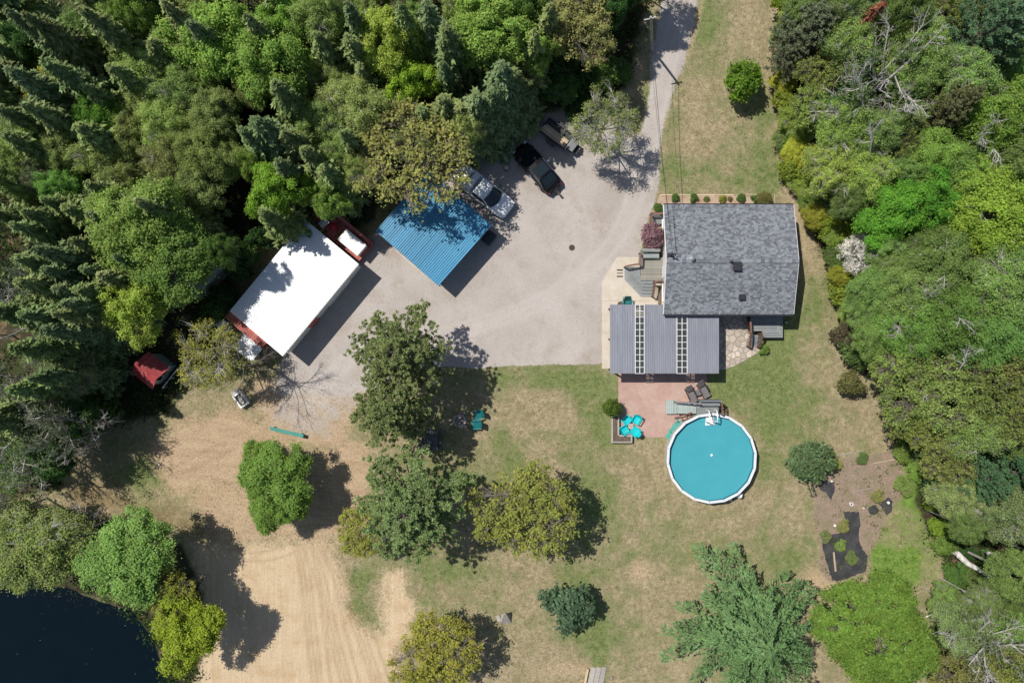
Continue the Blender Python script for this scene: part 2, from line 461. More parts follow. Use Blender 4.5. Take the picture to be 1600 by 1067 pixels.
lane = 0.8*lines([curve([(1064,-40),(1040,60),(1012,170),(990,270),(945,380),(845,460),(690,515),(555,545),(470,630)])], 3.5, (0, 26))+0.6*lines([curve([(880,300),(900,380),(860,460),(780,500),(640,545)])], 3.5, (0, 24))+0.6*lines([curve([(1072,-40),(1048,60),(1020,170),(1000,270),(960,380),(860,470),(700,530),(560,560),(480,640)])], 16)*0.9+lines([curve([(800,330),(850,400),(880,470),(850,540)])], 26)*0.5
def blob(cx, cy, rx, ry, a=1.0, rot=0):
    c, s_ = math.cos(math.radians(rot)), math.sin(math.radians(rot))
    u = ((PX-cx)*c+(PY-cy)*s_)/rx; v = (-(PX-cx)*s_+(PY-cy)*c)/ry
    return a*np.exp(-(u*u+v*v))
green = 0.27 + 0.0*PX
for bl in [(870,600,130,22,.45),(940,630,26,60,.5),(800,700,50,60,.35),(915,780,40,80,.5),(1140,600,40,40,.75),(1200,560,50,60,.8),(1205,670,26,140,.5),(1215,880,50,40,.5),
           (1040,100,14,90,.55,18),(1105,40,24,80,.45),(1060,270,40,30,.55),(1150,280,70,22,.4),(1195,210,20,120,.3),(1165,170,50,40,.2),(930,985,50,70,.5),(890,900,60,30,.4),(560,920,18,40,.6),
           (690,890,60,25,.2),(1020,880,60,30,.2),(1270,480,30,40,.3),(950,130,30,20,.7),(220,740,50,26,.7),(300,760,60,18,.5),(1285,640,50,60,.25),(1100,850,60,40,.3),(505,672,24,24,.4),(760,745,60,40,.4),(935,1030,12,40,.7),(340,575,50,40,.4)]:
    green = green + blob(*bl)
for bl in [(1000,930,130,60,.35),(800,960,120,60,.18),(1330,620,50,70,.40),(1300,530,28,70,.2),(1215,640,60,30,-.1),(830,640,50,40,.3),(1010,740,40,50,.25),(1200,1000,140,50,.4),(1110,160,30,70,.3),(1190,60,30,60,.25),(1250,380,16,120,.35),(740,1050,150,40,.5),(1205,770,20,60,-.2),(1000,840,50,40,.15),(1080,190,18,90,.4,10),(880,1040,90,25,.4),(960,900,80,20,.3)]:
    green = green - blob(*bl)
green = np.clip(green + 0.03 + (fbm(X, Y, 40, 0.22)-0.5)*0.85 + (fbm(X, Y, 47, 0.75, 3)-0.5)*0.8, 0, 1)
bare = np.clip(blob(1000,890,24,26,.8)+blob(1290,905,40,25,.8)+blob(1205,775,16,40,.5)+blob(880,1045,70,16,.7)+blob(1030,200,12,120,.55,8)+blob(1245,330,9,60,.6,-14)+blob(1085,50,7,110,.7,14)+blob(1000,110,14,30,.8)+blob(1232,100,8,130,.6)+blob(1240,930,60,40,.5)+blob(600,650,30,40,.35)+blob(1275,430,9,70,.5,-20)+blob(1385,650,10,50,.5)+blob(1060,1040,40,30,.5)+blob(1165,840,50,30,.25), 0, 1)
pond = np.clip(0.5-(sdf(PX, PY, POLY_POND)+WOB*0.4)/26, 0, 1)
Z = -1.3*pond*pond*(3-2*pond) + 0.03*(fbm(X, Y, 70, 0.5)-0.5)*(1-np.clip(sdf(PX, PY, [(930,290),(1260,290),(1260,800),(930,800)])*-1, 0, 1))
A1 = np.stack([drive, sand, green, forest], -1).reshape(-1, 4).astype(np.float32)
A2 = np.stack([dirt, track, bare, garden], -1).reshape(-1, 4).astype(np.float32)
A3 = np.stack([weeds, np.clip(pond*1.6, 0, 1), np.clip(ruts, 0, 1), np.clip(lane, 0, 1)], -1).reshape(-1, 4).astype(np.float32)

def ground_mat():
    m, nt, N, L, b = new_mat('ground_cover')
    tc = N.new('ShaderNodeTexCoord'); OB = tc.outputs['Object']
    def nz(s_, d=5, r=0.6, mp=None):
        n = N.new('ShaderNodeTexNoise'); n.inputs['Scale'].default_value = s_; n.inputs['Detail'].default_value = d; n.inputs['Roughness'].default_value = r
        if mp:
            q = N.new('ShaderNodeMapping'); q.inputs['Scale'].default_value = mp[0]; q.inputs['Rotation'].default_value = (0, 0, mp[1])
            L.new(OB, q.inputs[0]); L.new(q.outputs[0], n.inputs['Vector'])
        else: L.new(OB, n.inputs['Vector'])
        return n.outputs[0]
    def attr(nm):
        a = N.new('ShaderNodeAttribute'); a.attribute_name = nm
        s_ = N.new('ShaderNodeSeparateColor'); L.new(a.outputs['Color'], s_.inputs[0])
        return s_.outputs[0], s_.outputs[1], s_.outputs[2], a.outputs['Alpha']
    def rng_(v, a0, a1, b0=0, b1=1):
        r = N.new('ShaderNodeMapRange'); r.inputs[1].default_value = a0; r.inputs[2].default_value = a1; r.inputs[3].default_value = b0; r.inputs[4].default_value = b1
        L.new(v, r.inputs[0]); return r.outputs[0]
    def math_(op, a, c):
        q = N.new('ShaderNodeMath'); q.operation = op
        for i, x in enumerate((a, c)):
            if isinstance(x, (int, float)): q.inputs[i].default_value = x
            else: L.new(x, q.inputs[i])
        return q.outputs[0]
    def mix(f, a, c):
        x = N.new('ShaderNodeMix'); x.data_type = 'RGBA'
        if isinstance(f, (int, float)): x.inputs[0].default_value = f
        else: L.new(f, x.inputs[0])
        for i, s_ in ((6, a), (7, c)):
            if isinstance(s_, tuple): x.inputs[i].default_value = (*s_, 1)
            else: L.new(s_, x.inputs[i])
        return x.outputs[2]
    def scale_(c, f):
        v = N.new('ShaderNodeVectorMath'); v.operation = 'SCALE'; L.new(c, v.inputs[0]); L.new(f, v.inputs['Scale']); return v.outputs[0]
    dr, sa, gr, fo = attr('cover_a'); di, tk, ba, ga = attr('cover_b'); we, po, ru, la = attr('cover_c')
    fine, med, big, tiny = nz(5.5, 6, 0.7), nz(1.1, 6, 0.7), nz(0.3, 5), nz(16, 3, 0.7)
    def edge(mask, amt=0.7, lo=0.36, hi=0.64):
        j = math_('MULTIPLY', math_('SUBTRACT', med, 0.5), amt); k = math_('MULTIPLY', math_('SUBTRACT', fine, 0.5), amt*0.9)
        return rng_(math_('ADD', mask, math_('ADD', j, k)), lo, hi)
    g = edge(gr, 1.5, 0.18, 0.82)
    dry = mix(rng_(nz(2.6, 6, 0.75), 0.36, 0.64), (0.215, 0.18, 0.105), (0.42, 0.345, 0.22))
    dry = mix(math_('MULTIPLY', rng_(nz(0.7, 5, 0.7), 0.45, 0.65), 0.6), dry, (0.185, 0.17, 0.085))
    grn = mix(rng_(nz(2.1, 6, 0.75), 0.36, 0.64), (0.105, 0.150, 0.046), (0.215, 0.235, 0.098))
    lawn = mix(g, dry, grn)
    lawn = mix(edge(ba, 0.6, 0.3, 0.9), lawn, mix(rng_(fine, 0.3, 0.7), (0.37, 0.275, 0.175), (0.47, 0.36, 0.235)))
    wd = mix(rng_(nz(2.2, 6, 0.75), 0.36, 0.64), (0.095, 0.18, 0.032), (0.20, 0.29, 0.065))
    lawn = mix(edge(we, 1.0, 0.3, 0.7), lawn, wd)
    lawn = mix(edge(ga, 0.8), lawn, mix(rng_(med, 0.4, 0.6), (0.30, 0.22, 0.175), (0.225, 0.19, 0.125)))
    strk = nz(1.1, 6, 0.7, ((0.35, 1.1, 1), 0.7))
    lawn = mix(edge(tk, 0.9, 0.3, 0.8), lawn, mix(rng_(med, 0.35, 0.65), (0.27, 0.20, 0.115), (0.20, 0.165, 0.085)))
    lawn = mix(edge(di, 0.9, 0.3, 0.75), lawn, mix(rng_(strk, 0.35, 0.65), (0.37, 0.265, 0.17), (0.47, 0.355, 0.235)))
    trk = nz(1.0, 6, 0.7, ((3.4, 0.16, 1), -0.13))
    sandc = mix(rng_(trk, 0.36, 0.66), (0.50, 0.385, 0.25), (0.60, 0.475, 0.325))
    sandc = mix(math_('MULTIPLY', rng_(nz(0.5, 6, 0.7), 0.48, 0.68), 0.7), sandc, (0.44, 0.30, 0.17))
    sandc = mix(math_('MULTIPLY', rng_(nz(3.0, 4, 0.7, ((4.0, 0.35, 1), 0.25)), 0.60, 0.68), 0.35), sandc, (0.36, 0.27, 0.17))
    sandc = mix(math_('MULTIPLY', ru, 0.6), sandc, (0.34, 0.245, 0.15))
    lawn = mix(math_('MULTIPLY', ru, 0.35), lawn, (0.20, 0.14, 0.085))
    lawn = mix(edge(sa, 1.2, 0.28, 0.74), lawn, sandc)
    grav = mix(rng_(big, 0.35, 0.65), (0.395, 0.352, 0.322), (0.462, 0.422, 0.392))
    grav = mix(math_('MULTIPLY', rng_(nz(0.45, 6, 0.72), 0.50, 0.72), 0.6), grav, (0.30, 0.235, 0.18))
    grav = mix(math_('MULTIPLY', rng_(nz(2.2, 5, 0.75), 0.60, 0.72), 0.45), grav, (0.17, 0.15, 0.135))
    grav = mix(math_('MULTIPLY', la, 0.55), grav, (0.50, 0.46, 0.43))
    dre = edge(dr, 0.75, 0.36, 0.64)
    lawn = mix(dre, lawn, grav)
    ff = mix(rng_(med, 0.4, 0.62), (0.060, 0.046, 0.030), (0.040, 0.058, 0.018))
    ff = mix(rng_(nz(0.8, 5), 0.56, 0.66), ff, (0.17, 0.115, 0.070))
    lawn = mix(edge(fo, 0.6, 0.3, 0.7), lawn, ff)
    lawn = mix(po, lawn, (0.018, 0.016, 0.012))
    vor = nz(9.0, 2, 0.5)
    sp = math_('MULTIPLY', math_('MULTIPLY', rng_(tiny, 0.3, 0.7, 0.66, 1.34), rng_(fine, 0.3, 0.7, 0.78, 1.22)), rng_(vor, 0.30, 0.42, 0.72, 1.03))
    smooth_ = math_('ADD', math_('MULTIPLY', dre, 0.62), math_('MULTIPLY', edge(sa, 1.0, 0.28, 0.74), 0.45))
    q1 = math_('SUBTRACT', 1.0, math_('MINIMUM', smooth_, 0.9))
    sp = math_('ADD', 1.0, math_('MULTIPLY', math_('SUBTRACT', sp, 1.0), q1))
    L.new(scale_(lawn, sp), b.inputs['Base Color'])
    b.inputs['Roughness'].default_value = 0.95; b.inputs['Specular IOR Level'].default_value = 0.15
    bp = N.new('ShaderNodeBump'); bp.inputs['Strength'].default_value = 0.7; bp.inputs['Distance'].default_value = 0.05
    L.new(math_('ADD', tiny, fine), bp.inputs['Height']); L.new(bp.outputs[0], b.inputs['Normal'])
    return m
M_ground = ground_mat()

V = np.stack([X, Y, Z], -1).reshape(-1, 3)
idx = np.arange(nx*ny).reshape(ny, nx)
Q = np.stack([idx[:-1, :-1], idx[:-1, 1:], idx[1:, 1:], idx[1:, :-1]], -1).reshape(-1, 4)
cov = lambda a: a[:-1, :-1].ravel()
cls = np.zeros(len(Q), int)
cls[cov(np.maximum(dirt, track)) > 0.5] = 3
cls[cov(garden) > 0.5] = 5
cls[cov(sand) > 0.5] = 2
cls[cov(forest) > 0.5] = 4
cls[cov(drive) > 0.5] = 1
cls[cov(pond) > 0.45] = 6
def sheet(name, qs, v, a1, a2, a3):
    u, inv = np.unique(qs, return_inverse=True)
    me = np_mesh(name, v[u], inv.reshape(-1, 4))
    for nm, a in (('cover_a', a1), ('cover_b', a2), ('cover_c', a3)):
        at = me.attributes.new(nm, 'FLOAT_COLOR', 'POINT'); at.data.foreach_set('color', a[u].ravel())
    me.materials.append(M_ground)
    me.polygons.foreach_set('use_smooth', np.ones(len(me.polygons), bool))
    o = bpy.data.objects.new(name, me); link(o); o['kind'] = 'structure'
    return o
for c, nm in ((0, 'lawn'), (1, 'driveway'), (2, 'sand'), (3, 'dirt_path'), (4, 'forest_floor'), (5, 'garden_soil'), (6, 'pond_bed')):
    if (cls == c).any(): sheet(nm, Q[cls == c], V, A1, A2, A3)
# the land beyond the detailed grid, out to the horizon
ox = np.array([-700, GX0, xs[-1], 700.0]); oy = np.array([-700, GY0, ys[-1], 700.0])
OV = np.array([(x, y, 0.0) for y in oy for x in ox])
OQ = np.array([(j*4+i, j*4+i+1, j*4+i+5, j*4+i+4) for j in range(3) for i in range(3) if (i, j) != (1, 1)])
o1 = np.tile(np.array([0, 0, 0.3, 1], np.float32), (16, 1)); o2 = np.zeros((16, 4), np.float32)
sheet('terrain', OQ, OV, o1, o2, o2.copy())
wm = MB()
wm.prism([tuple(P(x, y).xy) for x, y in [(-60,895),(60,905),(130,925),(215,950),(262,1000),(285,1075),(310,1160),(-60,1160)]], -0.42, -0.36)
struct('water', wm, M_pond)

def forest_at(px, py):
    i = int(round(((px-800)*S-GX0)/GST)); j = int(round(((533.5-py)*S-GY0)/GST))
    if 0 <= i < nx and 0 <= j < ny: return forest[j, i], drive[j, i], pond[j, i]
    return 1, 0, 0

# ---------------------------------------------------------------- flat paved areas
def paving(name, pts, z, m):
    mb = MB().prism([tuple(P(x, y).xy) for x, y in pts], -0.05, z)
    return struct(name, mb, m)
paving('concrete_path', [(940.5,576),(940.5,440),(964,402),(1037,402),(1037,470),(1034,476),(1034,577)], 0.045, M_concrete)
paving('patio', [(966,576.5),(1104,576.5),(1104,640),(1070,665),(1044,683),(966,683)], 0.055, M_patio)
paving('pavilion_floor', [(1034.2,489),(1122.4,489),(1122.4,576),(1034.2,576)], 0.05, M_patio)
jm = MB()   # control joints, narrow proud strips of lighter mortar
for y in (470, 520):
    a, b_ = P(941, y), P(1034, y)
    jm.box(a.x, b_.x, a.y-0.02, a.y+0.02, 0.03, 0.049)
struct('path_joint', jm, mk('joint', (0.40, 0.36, 0.30), 0.9))

# flagstones: cells of a jittered grid, each its own stone
def clip_poly(poly, n, d):
    out = []
    for i in range(len(poly)):
        a, b_ = poly[i], poly[(i+1) % len(poly)]
        da, db = a[0]*n[0]+a[1]*n[1]-d, b_[0]*n[0]+b_[1]*n[1]-d
        if da <= 0: out.append(a)
        if (da < 0) != (db < 0):
            t = da/(da-db); out.append((a[0]+(b_[0]-a[0])*t, a[1]+(b_[1]-a[1])*t))
    return out
flag_px = [(1123,494),(1172,494),(1172,535),(1187,545),(1188,549),(1172,558),(1155,568),(1133,577),(1123,578)]
flag = [tuple(P(x, y).xy) for x, y in flag_px]
fb = thing('flagstone_patio', 'flagstone paving between the grey pavilion and back deck', 'patio', (0, 0, 0))
part('bedding', MB().prism(flag, -0.05, 0.02), mk('mortar', (0.30, 0.25, 0.20), 0.95, 0.2, 9), fb)
fx = [p[0] for p in flag]; fy = [p[1] for p in flag]
seeds = []
while len(seeds) < 78:
    for _ in range(40):
        c = (random.uniform(min(fx), max(fx)), random.uniform(min(fy), max(fy)))
        if all((c[0]-q[0])**2+(c[1]-q[1])**2 > 0.33**2 for q in seeds): break
    seeds.append(c)
for i, s0 in enumerate(seeds):
    cell = [(s0[0]-1.2, s0[1]-1.2), (s0[0]+1.2, s0[1]-1.2), (s0[0]+1.2, s0[1]+1.2), (s0[0]-1.2, s0[1]+1.2)]
    for j, s1 in enumerate(seeds):
        if j == i: continue
        n = (s1[0]-s0[0], s1[1]-s0[1]); l = math.hypot(*n)
        if l > 2.4: continue
        n = (n[0]/l, n[1]/l); mid = ((s0[0]+s1[0])/2, (s0[1]+s1[1])/2)
        cell = clip_poly(cell, n, mid[0]*n[0]+mid[1]*n[1]-0.025)
        if len(cell) < 3: break
    if len(cell) < 3: continue
    # trim by the (almost convex) outline
    ok = cell
    hull = [flag[k] for k in (0, 1, 3, 4, 6, 7, 8)]
    area = sum(hull[k][0]*hull[(k+1)%7][1]-hull[(k+1)%7][0]*hull[k][1] for k in range(7))
    for k in range(7):
        a, b_ = hull[k], hull[(k+1) % 7]
        e = (b_[0]-a[0], b_[1]-a[1]); l = math.hypot(*e)
        n = (e[1]/l, -e[0]/l) if area > 0 else (-e[1]/l, e[0]/l)
        ok = clip_poly(ok, n, a[0]*n[0]+a[1]*n[1])
        if len(ok) < 3: break
    if len(ok) < 3: continue
    part('stone', MB().prism(ok, 0.0, 0.05+random.random()*0.025, 0.015), M_stone, fb)

# ---------------------------------------------------------------- ribbed roofing sheets
def ribbed(w, l, ribs, t=0.03, rh=0.045, frac=0.38):
    """closed sheet, x = across the ribs (0..w), y = along them (0..l), top at z ~ rh"""
    top = []
    p = w/ribs
    for i in range(ribs):
        x = i*p
        top += [(x+0.002, 0), (x+p*(1-frac)*0.7, 0), (x+p*(1-frac)*0.9, rh), (x+p*(0.9), rh)]
    top.append((w-0.002, 0))
    prof = top + [(w-0.002, -t), (0.002, -t)]
    n = len(prof)
    mb = MB()
    vs = [(x, 0, z) for x, z in prof] + [(x, l, z) for x, z in prof]
    fs = [(i, i+n, (i+1) % n+n, (i+1) % n) for i in range(n)]
    # end caps as strips: ribs + slab
    mb.add(vs, [f[::-1] for f in fs] if False else fs)
    for o in (0, n):
        bl, br = n-1+o, n-2+o
        mb.f.append((bl, br, n-3+o, 0+o))
        for i in range(ribs):
            k = i*4+o
            mb.f.append((k+1, k+2, k+3, min(i*4+4, n-3)+o))
    return mb

def railing(mb, pts, z0, h=0.95, post=0.09, bal=0.12, cap=0.14):
    """posts, balusters and a flat top rail along a polyline of (x, y[, z0]) points"""
    pts = [Vector((p[0], p[1], p[2] if len(p) > 2 else z0)) for p in pts]
    for a, b_ in zip(pts[:-1], pts[1:]):
        d = b_-a; l = d.xy.length; rz = math.atan2(d.y, d.x)
        slope = math.atan2(d.z, l)
        mid = (a+b_)/2
        mb.cbox(mid.x, mid.y, mid.z+h, d.length+0.02, cap, 0.04, rz, 0, -slope)
        n = max(2, int(l/bal))
        for i in range(1, n):
            q = a+d*(i/n)
            mb.cbox(q.x, q.y, q.z+h/2, 0.03, 0.03, h-0.05, rz)
    for p in pts:
        mb.cbox(p.x, p.y, p.z+h/2-0.02, post, post, h, 0)
    return mb

def boards(parent, x0, x1, y0, y1, z, w=0.14, gap=0.012, t=0.035, along='x', m=None, name='deck_board'):
    """deck boards, each a part; mesh shared"""
    if along == 'x':
        n = max(1, int(round((y1-y0)/w))); p = (y1-y0)/n
        me = MB().box(x0, x1, gap/2, p-gap/2, -t, 0).mesh(name)
        locs = [(0, y0+i*p, z) for i in range(n)]
    else:
        n = max(1, int(round((x1-x0)/w))); p = (x1-x0)/n
        me = MB().box(gap/2, p-gap/2, y0, y1, -t, 0).mesh(name)
        locs = [(x0+i*p, 0, z) for i in range(n)]
    me.materials.append(m)
    for l in locs:
        o = bpy.data.objects.new(name, me); link(o, parent); o.location = l

# ---------------------------------------------------------------- the house
EH, RH = 3.0, 4.05
hx0, hx1 = P(1037, 400, EH).x, P(1240, 400, EH).x
hy1, hy0 = P(1100, 320, EH).y, P(1100, 491, EH).y
hyr = P(1100, 408, RH).y
house = thing('house', 'grey shingled single storey house beside the gravel driveway', 'house', (0, 0, 0))
wx0, wx1, wy0, wy1 = hx0+0.42, hx1-0.38, hy0+0.45, hy1-0.40
part('wall', MB().loft([[(wx0, wy0, 0), (wx0, wy1, 0), (wx0, wy1, EH-0.1), (wx0, hyr, RH-0.2), (wx0, wy0, EH-0.1)],
                        [(wx1, wy0, 0), (wx1, wy1, 0), (wx1, wy1, EH-0.1), (wx1, hyr, RH-0.2), (wx1, wy0, EH-0.1)]]), M_siding, house)
part('foundation', MB().box(wx0-0.03, wx1+0.03, wy0-0.03, wy1+0.03, -0.2, 0.4), M_concrete, house)
roof = part('roof', MB().loft([[(hx0, hy0, EH-0.12), (hx0, hy0, EH), (hx0, hyr, RH), (hx0, hy1, EH), (hx0, hy1, EH-0.12), (hx0, hyr, RH-0.12)],
                               [(hx1, hy0, EH-0.12), (hx1, hy0, EH), (hx1, hyr, RH), (hx1, hy1, EH), (hx1, hy1, EH-0.12), (hx1, hyr, RH-0.12)]]), mk('roof_deck', (0.12, 0.13, 0.145), 0.9), house)
sh = MB()
for ye, sgn in ((hy1, 1), (hy0, -1)):
    run = abs(hyr-ye); L_ = math.hypot(run, RH-EH); th = math.atan2(RH-EH, run)
    n = int(L_/0.13)
    for i in range(n):
        s0 = i*L_/n
        x = hx0 - random.random()*0.3
        while x < hx1:
            w = random.uniform(0.11, 0.30)
            a, c = max(x, hx0), min(x+w-0.006, hx1)
            x += w
            if c-a < 0.05: continue
            t = random.uniform(0.010, 0.022)
            q = []
            for ss, hh in ((s0, t+0.008), (s0+L_/n+0.03, 0.006)):
                yy = ye - sgn*(ss*math.cos(th)); zz = EH + ss*math.sin(th)
                ny_, nz_ = sgn*math.sin(th), math.cos(th)
                if ss > L_: yy, zz = hyr, RH
                q.append((yy+ny_*hh, zz+nz_*hh, yy, zz))
            vs = [(a, q[0][2], q[0][3]), (c, q[0][2], q[0][3]), (a, q[0][0], q[0][1]), (c, q[0][0], q[0][1]), (a, q[1][0], q[1][1]), (c, q[1][0], q[1][1])]
            sh.add(vs, [(0,1,3,2), (2,3,5,4), (0,2,4), (1,5,3)])
so = part('shingle', sh, M_shingle, roof); so['kind'] = 'stuff'
rc = MB()
x = hx0
while x < hx1-0.05:
    w = min(0.3, hx1-x)
    rc.cbox(x+w/2, hyr, RH+0.035+random.random()*0.01, w-0.006, 0.3, 0.02)
    x += w
so = part('ridge_cap', rc, M_shingle, roof); so['kind'] = 'stuff'
part('gutter', MB().box(hx0, hx1, hy0-0.13, hy0-0.005, EH-0.13, EH-0.02), M_dark, house)
part('gutter', MB().box(hx0, hx1, hy1+0.005, hy1+0.10, EH-0.13, EH-0.02), M_dark, house)
for xe in (hx0-0.03, hx1+0.0):
    mb = MB()
    for ya, yb in ((hy0, hyr), (hyr, hy1)):
        za, zb = (EH, RH) if ya == hy0 else (RH, EH)
        mb.add([(xe, ya, za-0.2), (xe, yb, zb-0.2), (xe, yb, zb+0.01), (xe, ya, za+0.01), (xe+0.03, ya, za-0.2), (xe+0.03, yb, zb-0.2), (xe+0.03, yb, zb+0.01), (xe+0.03, ya, za+0.01)],
               [(0,1,2,3), (7,6,5,4), (0,4,5,1), (3,2,6,7), (0,3,7,4), (1,5,6,2)])
    part('fascia_board', mb, M_white, house)
def window(parent, x, y, z, w, h, face):
    """face: 'w','e','n','s' outward side"""
    d = {'w': (-1, 0), 'e': (1, 0), 'n': (0, 1), 's': (0, -1)}[face]
    rz = math.atan2(d[1], d[0])
    f = part('window', MB().cbox(0.02, 0, 0, 0.08, w+0.16, h+0.16), M_white, parent, (x, y, z), rz)
    part('pane', MB().cbox(0.065, 0, 0, 0.02, w, h), M_glassdark, f)
    part('sill', MB().cbox(0.08, 0, -h/2-0.1, 0.14, w+0.24, 0.05), M_white, f)
for yy in (hy1-1.6, hy0+1.9): window(house, wx0, yy, 1.7, 1.3, 1.1, 'w')
for xx in (wx0+2, wx0+5, wx1-2): window(house, xx, wy1, 1.7, 1.4, 1.1, 'n'); window(house, xx+0.6, wy0, 1.7, 1.4, 1.1, 's')
for yy in (hyr-1.8, hyr+1.8): window(house, wx1, yy, 1.7, 1.2, 1.1, 'e')
dr_ = part('door', MB().cbox(0.03, 0, 0, 0.06, 0.95, 2.05), M_white, house, (wx0, P(1000, 425, 1).y, 1.65), math.pi)
part('handle', MB().cbox(0.09, 0.36, 0, 0.06, 0.1, 0.04), M_chrome, dr_)
def roofz(y): return EH + (RH-EH)*(1-abs(y-hyr)/abs((hy1 if y > hyr else hy0)-hyr))
p = P(1082, 404, RH+0.3)
part('chimney_pipe', MB().lathe([(0.10,-0.4),(0.10,0.35),(0.19,0.36),(0.19,0.42),(0.05,0.52)], 12, (p.x, p.y, roofz(p.y))), M_steel, house)
part('pipe_flashing', MB().cbox(p.x-0.12, p.y+0.05, roofz(p.y)+0.03, 0.5, 0.45, 0.05), M_steel, house)
p = P(1152, 416, RH+0.1)
vb = part('roof_vent', MB().cbox(p.x, p.y, roofz(p.y)+0.1, 0.52, 0.55, 0.3).cbox(p.x, p.y, roofz(p.y)+0.27, 0.62, 0.65, 0.05), M_dark, house)
p = P(1143, 409, RH+0.2)
part('vent_pipe', MB().tube([(p.x, p.y, RH-0.2), (p.x, p.y, RH+0.4)], 0.07, 8), M_dark, house)
p = P(1160, 464, 3.6)
part('roof_vent', MB().cbox(p.x, p.y, roofz(p.y)+0.09, 0.42, 0.34, 0.24).cbox(p.x, p.y, roofz(p.y)+0.23, 0.5, 0.42, 0.04), M_dark, house)
MAST = P(1051, 397, 5.0)
part('service_mast', MB().tube([(MAST.x, MAST.y, RH-0.3), (MAST.x, MAST.y, 5.05)], 0.04, 8).cbox(MAST.x, MAST.y, 4.85, 0.34, 0.1, 0.1).cbox(MAST.x, MAST.y, 4.6, 0.1, 0.3, 0.08)
     .cbox(MAST.x+0.06, MAST.y, roofz(MAST.y)+0.03, 0.5, 0.4, 0.06).tube([(MAST.x, MAST.y, 5.0), (MAST.x+0.18, MAST.y-0.05, 5.1), (MAST.x+0.24, MAST.y-0.1, 4.9)], 0.045, 6), M_dark, house)

# front porch: landing, wrap-around steps, bench, railings
DZ = 0.62
def L2(px, py, h): 
    q = P(px, py, h); return (q.x, q.y)
porch = thing('front_porch', 'grey wooden front porch with angled steps beside the driveway', 'porch', (0, 0, 0))
a = L2(1001, 438.5, DZ); b_ = L2(1037, 403, DZ)
boards(porch, a[0], wx0-0.02, a[1], b_[1], DZ, 0.14, 0.012, 0.035, 'x', M_greendeck)
part('landing_frame', MB().box(a[0]+0.02, wx0-0.02, a[1]+0.02, b_[1]-0.02, 0.0, DZ-0.04), M_brownwood, porch)
inner = [(1001,405),(1000,430),(1006,438.5),(1021,438.5)]
outer = [(976,417),(976,437),(1001.5,463.5),(1021,463.5)]
NS = 5
for k in range(NS):
    z = DZ*(NS-k)/(NS+1)
    def lerp(t): 
        return [(i[0]+(o[0]-i[0])*t, i[1]+(o[1]-i[1])*t) for i, o in zip([(1000.5,417),(1000.5,431),(1006,438.5),(1021,438.5)], outer)]
    p0, p1 = lerp(k/NS), lerp((k+1)/NS)
    poly = [L2(x, y, z) for x, y in p0] + [L2(x, y, z) for x, y in p1[::-1]]
    mb = MB()
    for i in range(3):
        qd = [L2(*p0[i], z), L2(*p0[i+1], z), L2(*p1[i+1], z), L2(*p1[i], z)]
        mb.prism(qd, z-0.05, z)
    part('step', mb, M_greydeck, porch)
    mb = MB()
    for i in range(3):
        qd = [L2(*p1[i], z), L2(*p1[i+1], z)]
        d = Vector((qd[1][0]-qd[0][0], qd[1][1]-qd[0][1], 0)); d.normalize()
        nrm = Vector((d.y, -d.x, 0))*-0.03
        mb.add([(qd[0][0]+nrm.x, qd[0][1]+nrm.y, 0), (qd[1][0]+nrm.x, qd[1][1]+nrm.y, 0), (qd[1][0]+nrm.x, qd[1][1]+nrm.y, z-0.055), (qd[0][0]+nrm.x, qd[0][1]+nrm.y, z-0.055)], [(0,1,2,3)])
    part('riser', mb, M_dark, porch)
a = L2(1002, 403, 1.1); b_ = L2(1030, 393, 1.1)
part('bench', MB().box(a[0], b_[0], a[1], a[1]+0.4, DZ+0.40, DZ+0.45).box(a[0], b_[0], b_[1]-0.06, b_[1]+0.04, DZ+0.4, DZ+0.85).box(a[0]+0.1, a[0]+0.2, a[1]+0.05, a[1]+0.35, DZ-0.6, DZ+0.4).box(b_[0]-0.2, b_[0]-0.1, a[1]+0.05, a[1]+0.35, DZ-0.6, DZ+0.4), M_greydeck, porch)
part('bench_back', MB().box(a[0]-0.05, b_[0]+0.05, b_[1]+0.045, b_[1]+0.16, DZ+0.5, DZ+0.92), M_greydeck, porch)
mb = MB(); railing(mb, [(*L2(978, 416, 1.0), 0.12), (*L2(1000, 412, 1.5), DZ), (*L2(1001, 395, 1.5), DZ)], DZ, 0.85); part('railing', mb, M_brownwood, porch)
mb = MB(); railing(mb, [(*L2(1021, 462, 1.0), 0.1), (*L2(1024, 440, 1.5), DZ), (*L2(1036, 438, 1.5), DZ)], DZ, 0.85); part('railing', mb, M_brownwood, porch)
a = L2(1029, 475, 0.3); b_ = L2(1036, 446, 0.3)
nb = thing('timber_strip', 'brown weathered timber strip beside the house below the front porch', 'timber', (0, 0, 0))
boards(nb, a[0], b_[0]-0.05, a[1], b_[1], 0.22, 0.15, 0.015, 0.15, 'y', mk('old_brown_timber', (0.16, 0.115, 0.075), 0.9, 0.3, 8, objvar=0.2), 'board')
for i, y in enumerate((422, 426.5, 431.5)):
    q = P(968.5, y, 0.05)
mt = thing('boot_mat', 'small dark slatted mat on the pale path before the porch steps', 'mat', P(968.5, 427, 0.046))
for i, dy in enumerate((0.26, 0.0, -0.26)):
    part('slat', MB().cbox(0, dy, 0.012, 0.48, 0.11 if i != 1 else 0.07, 0.022), M_dark if i != 2 else M_iron, mt)

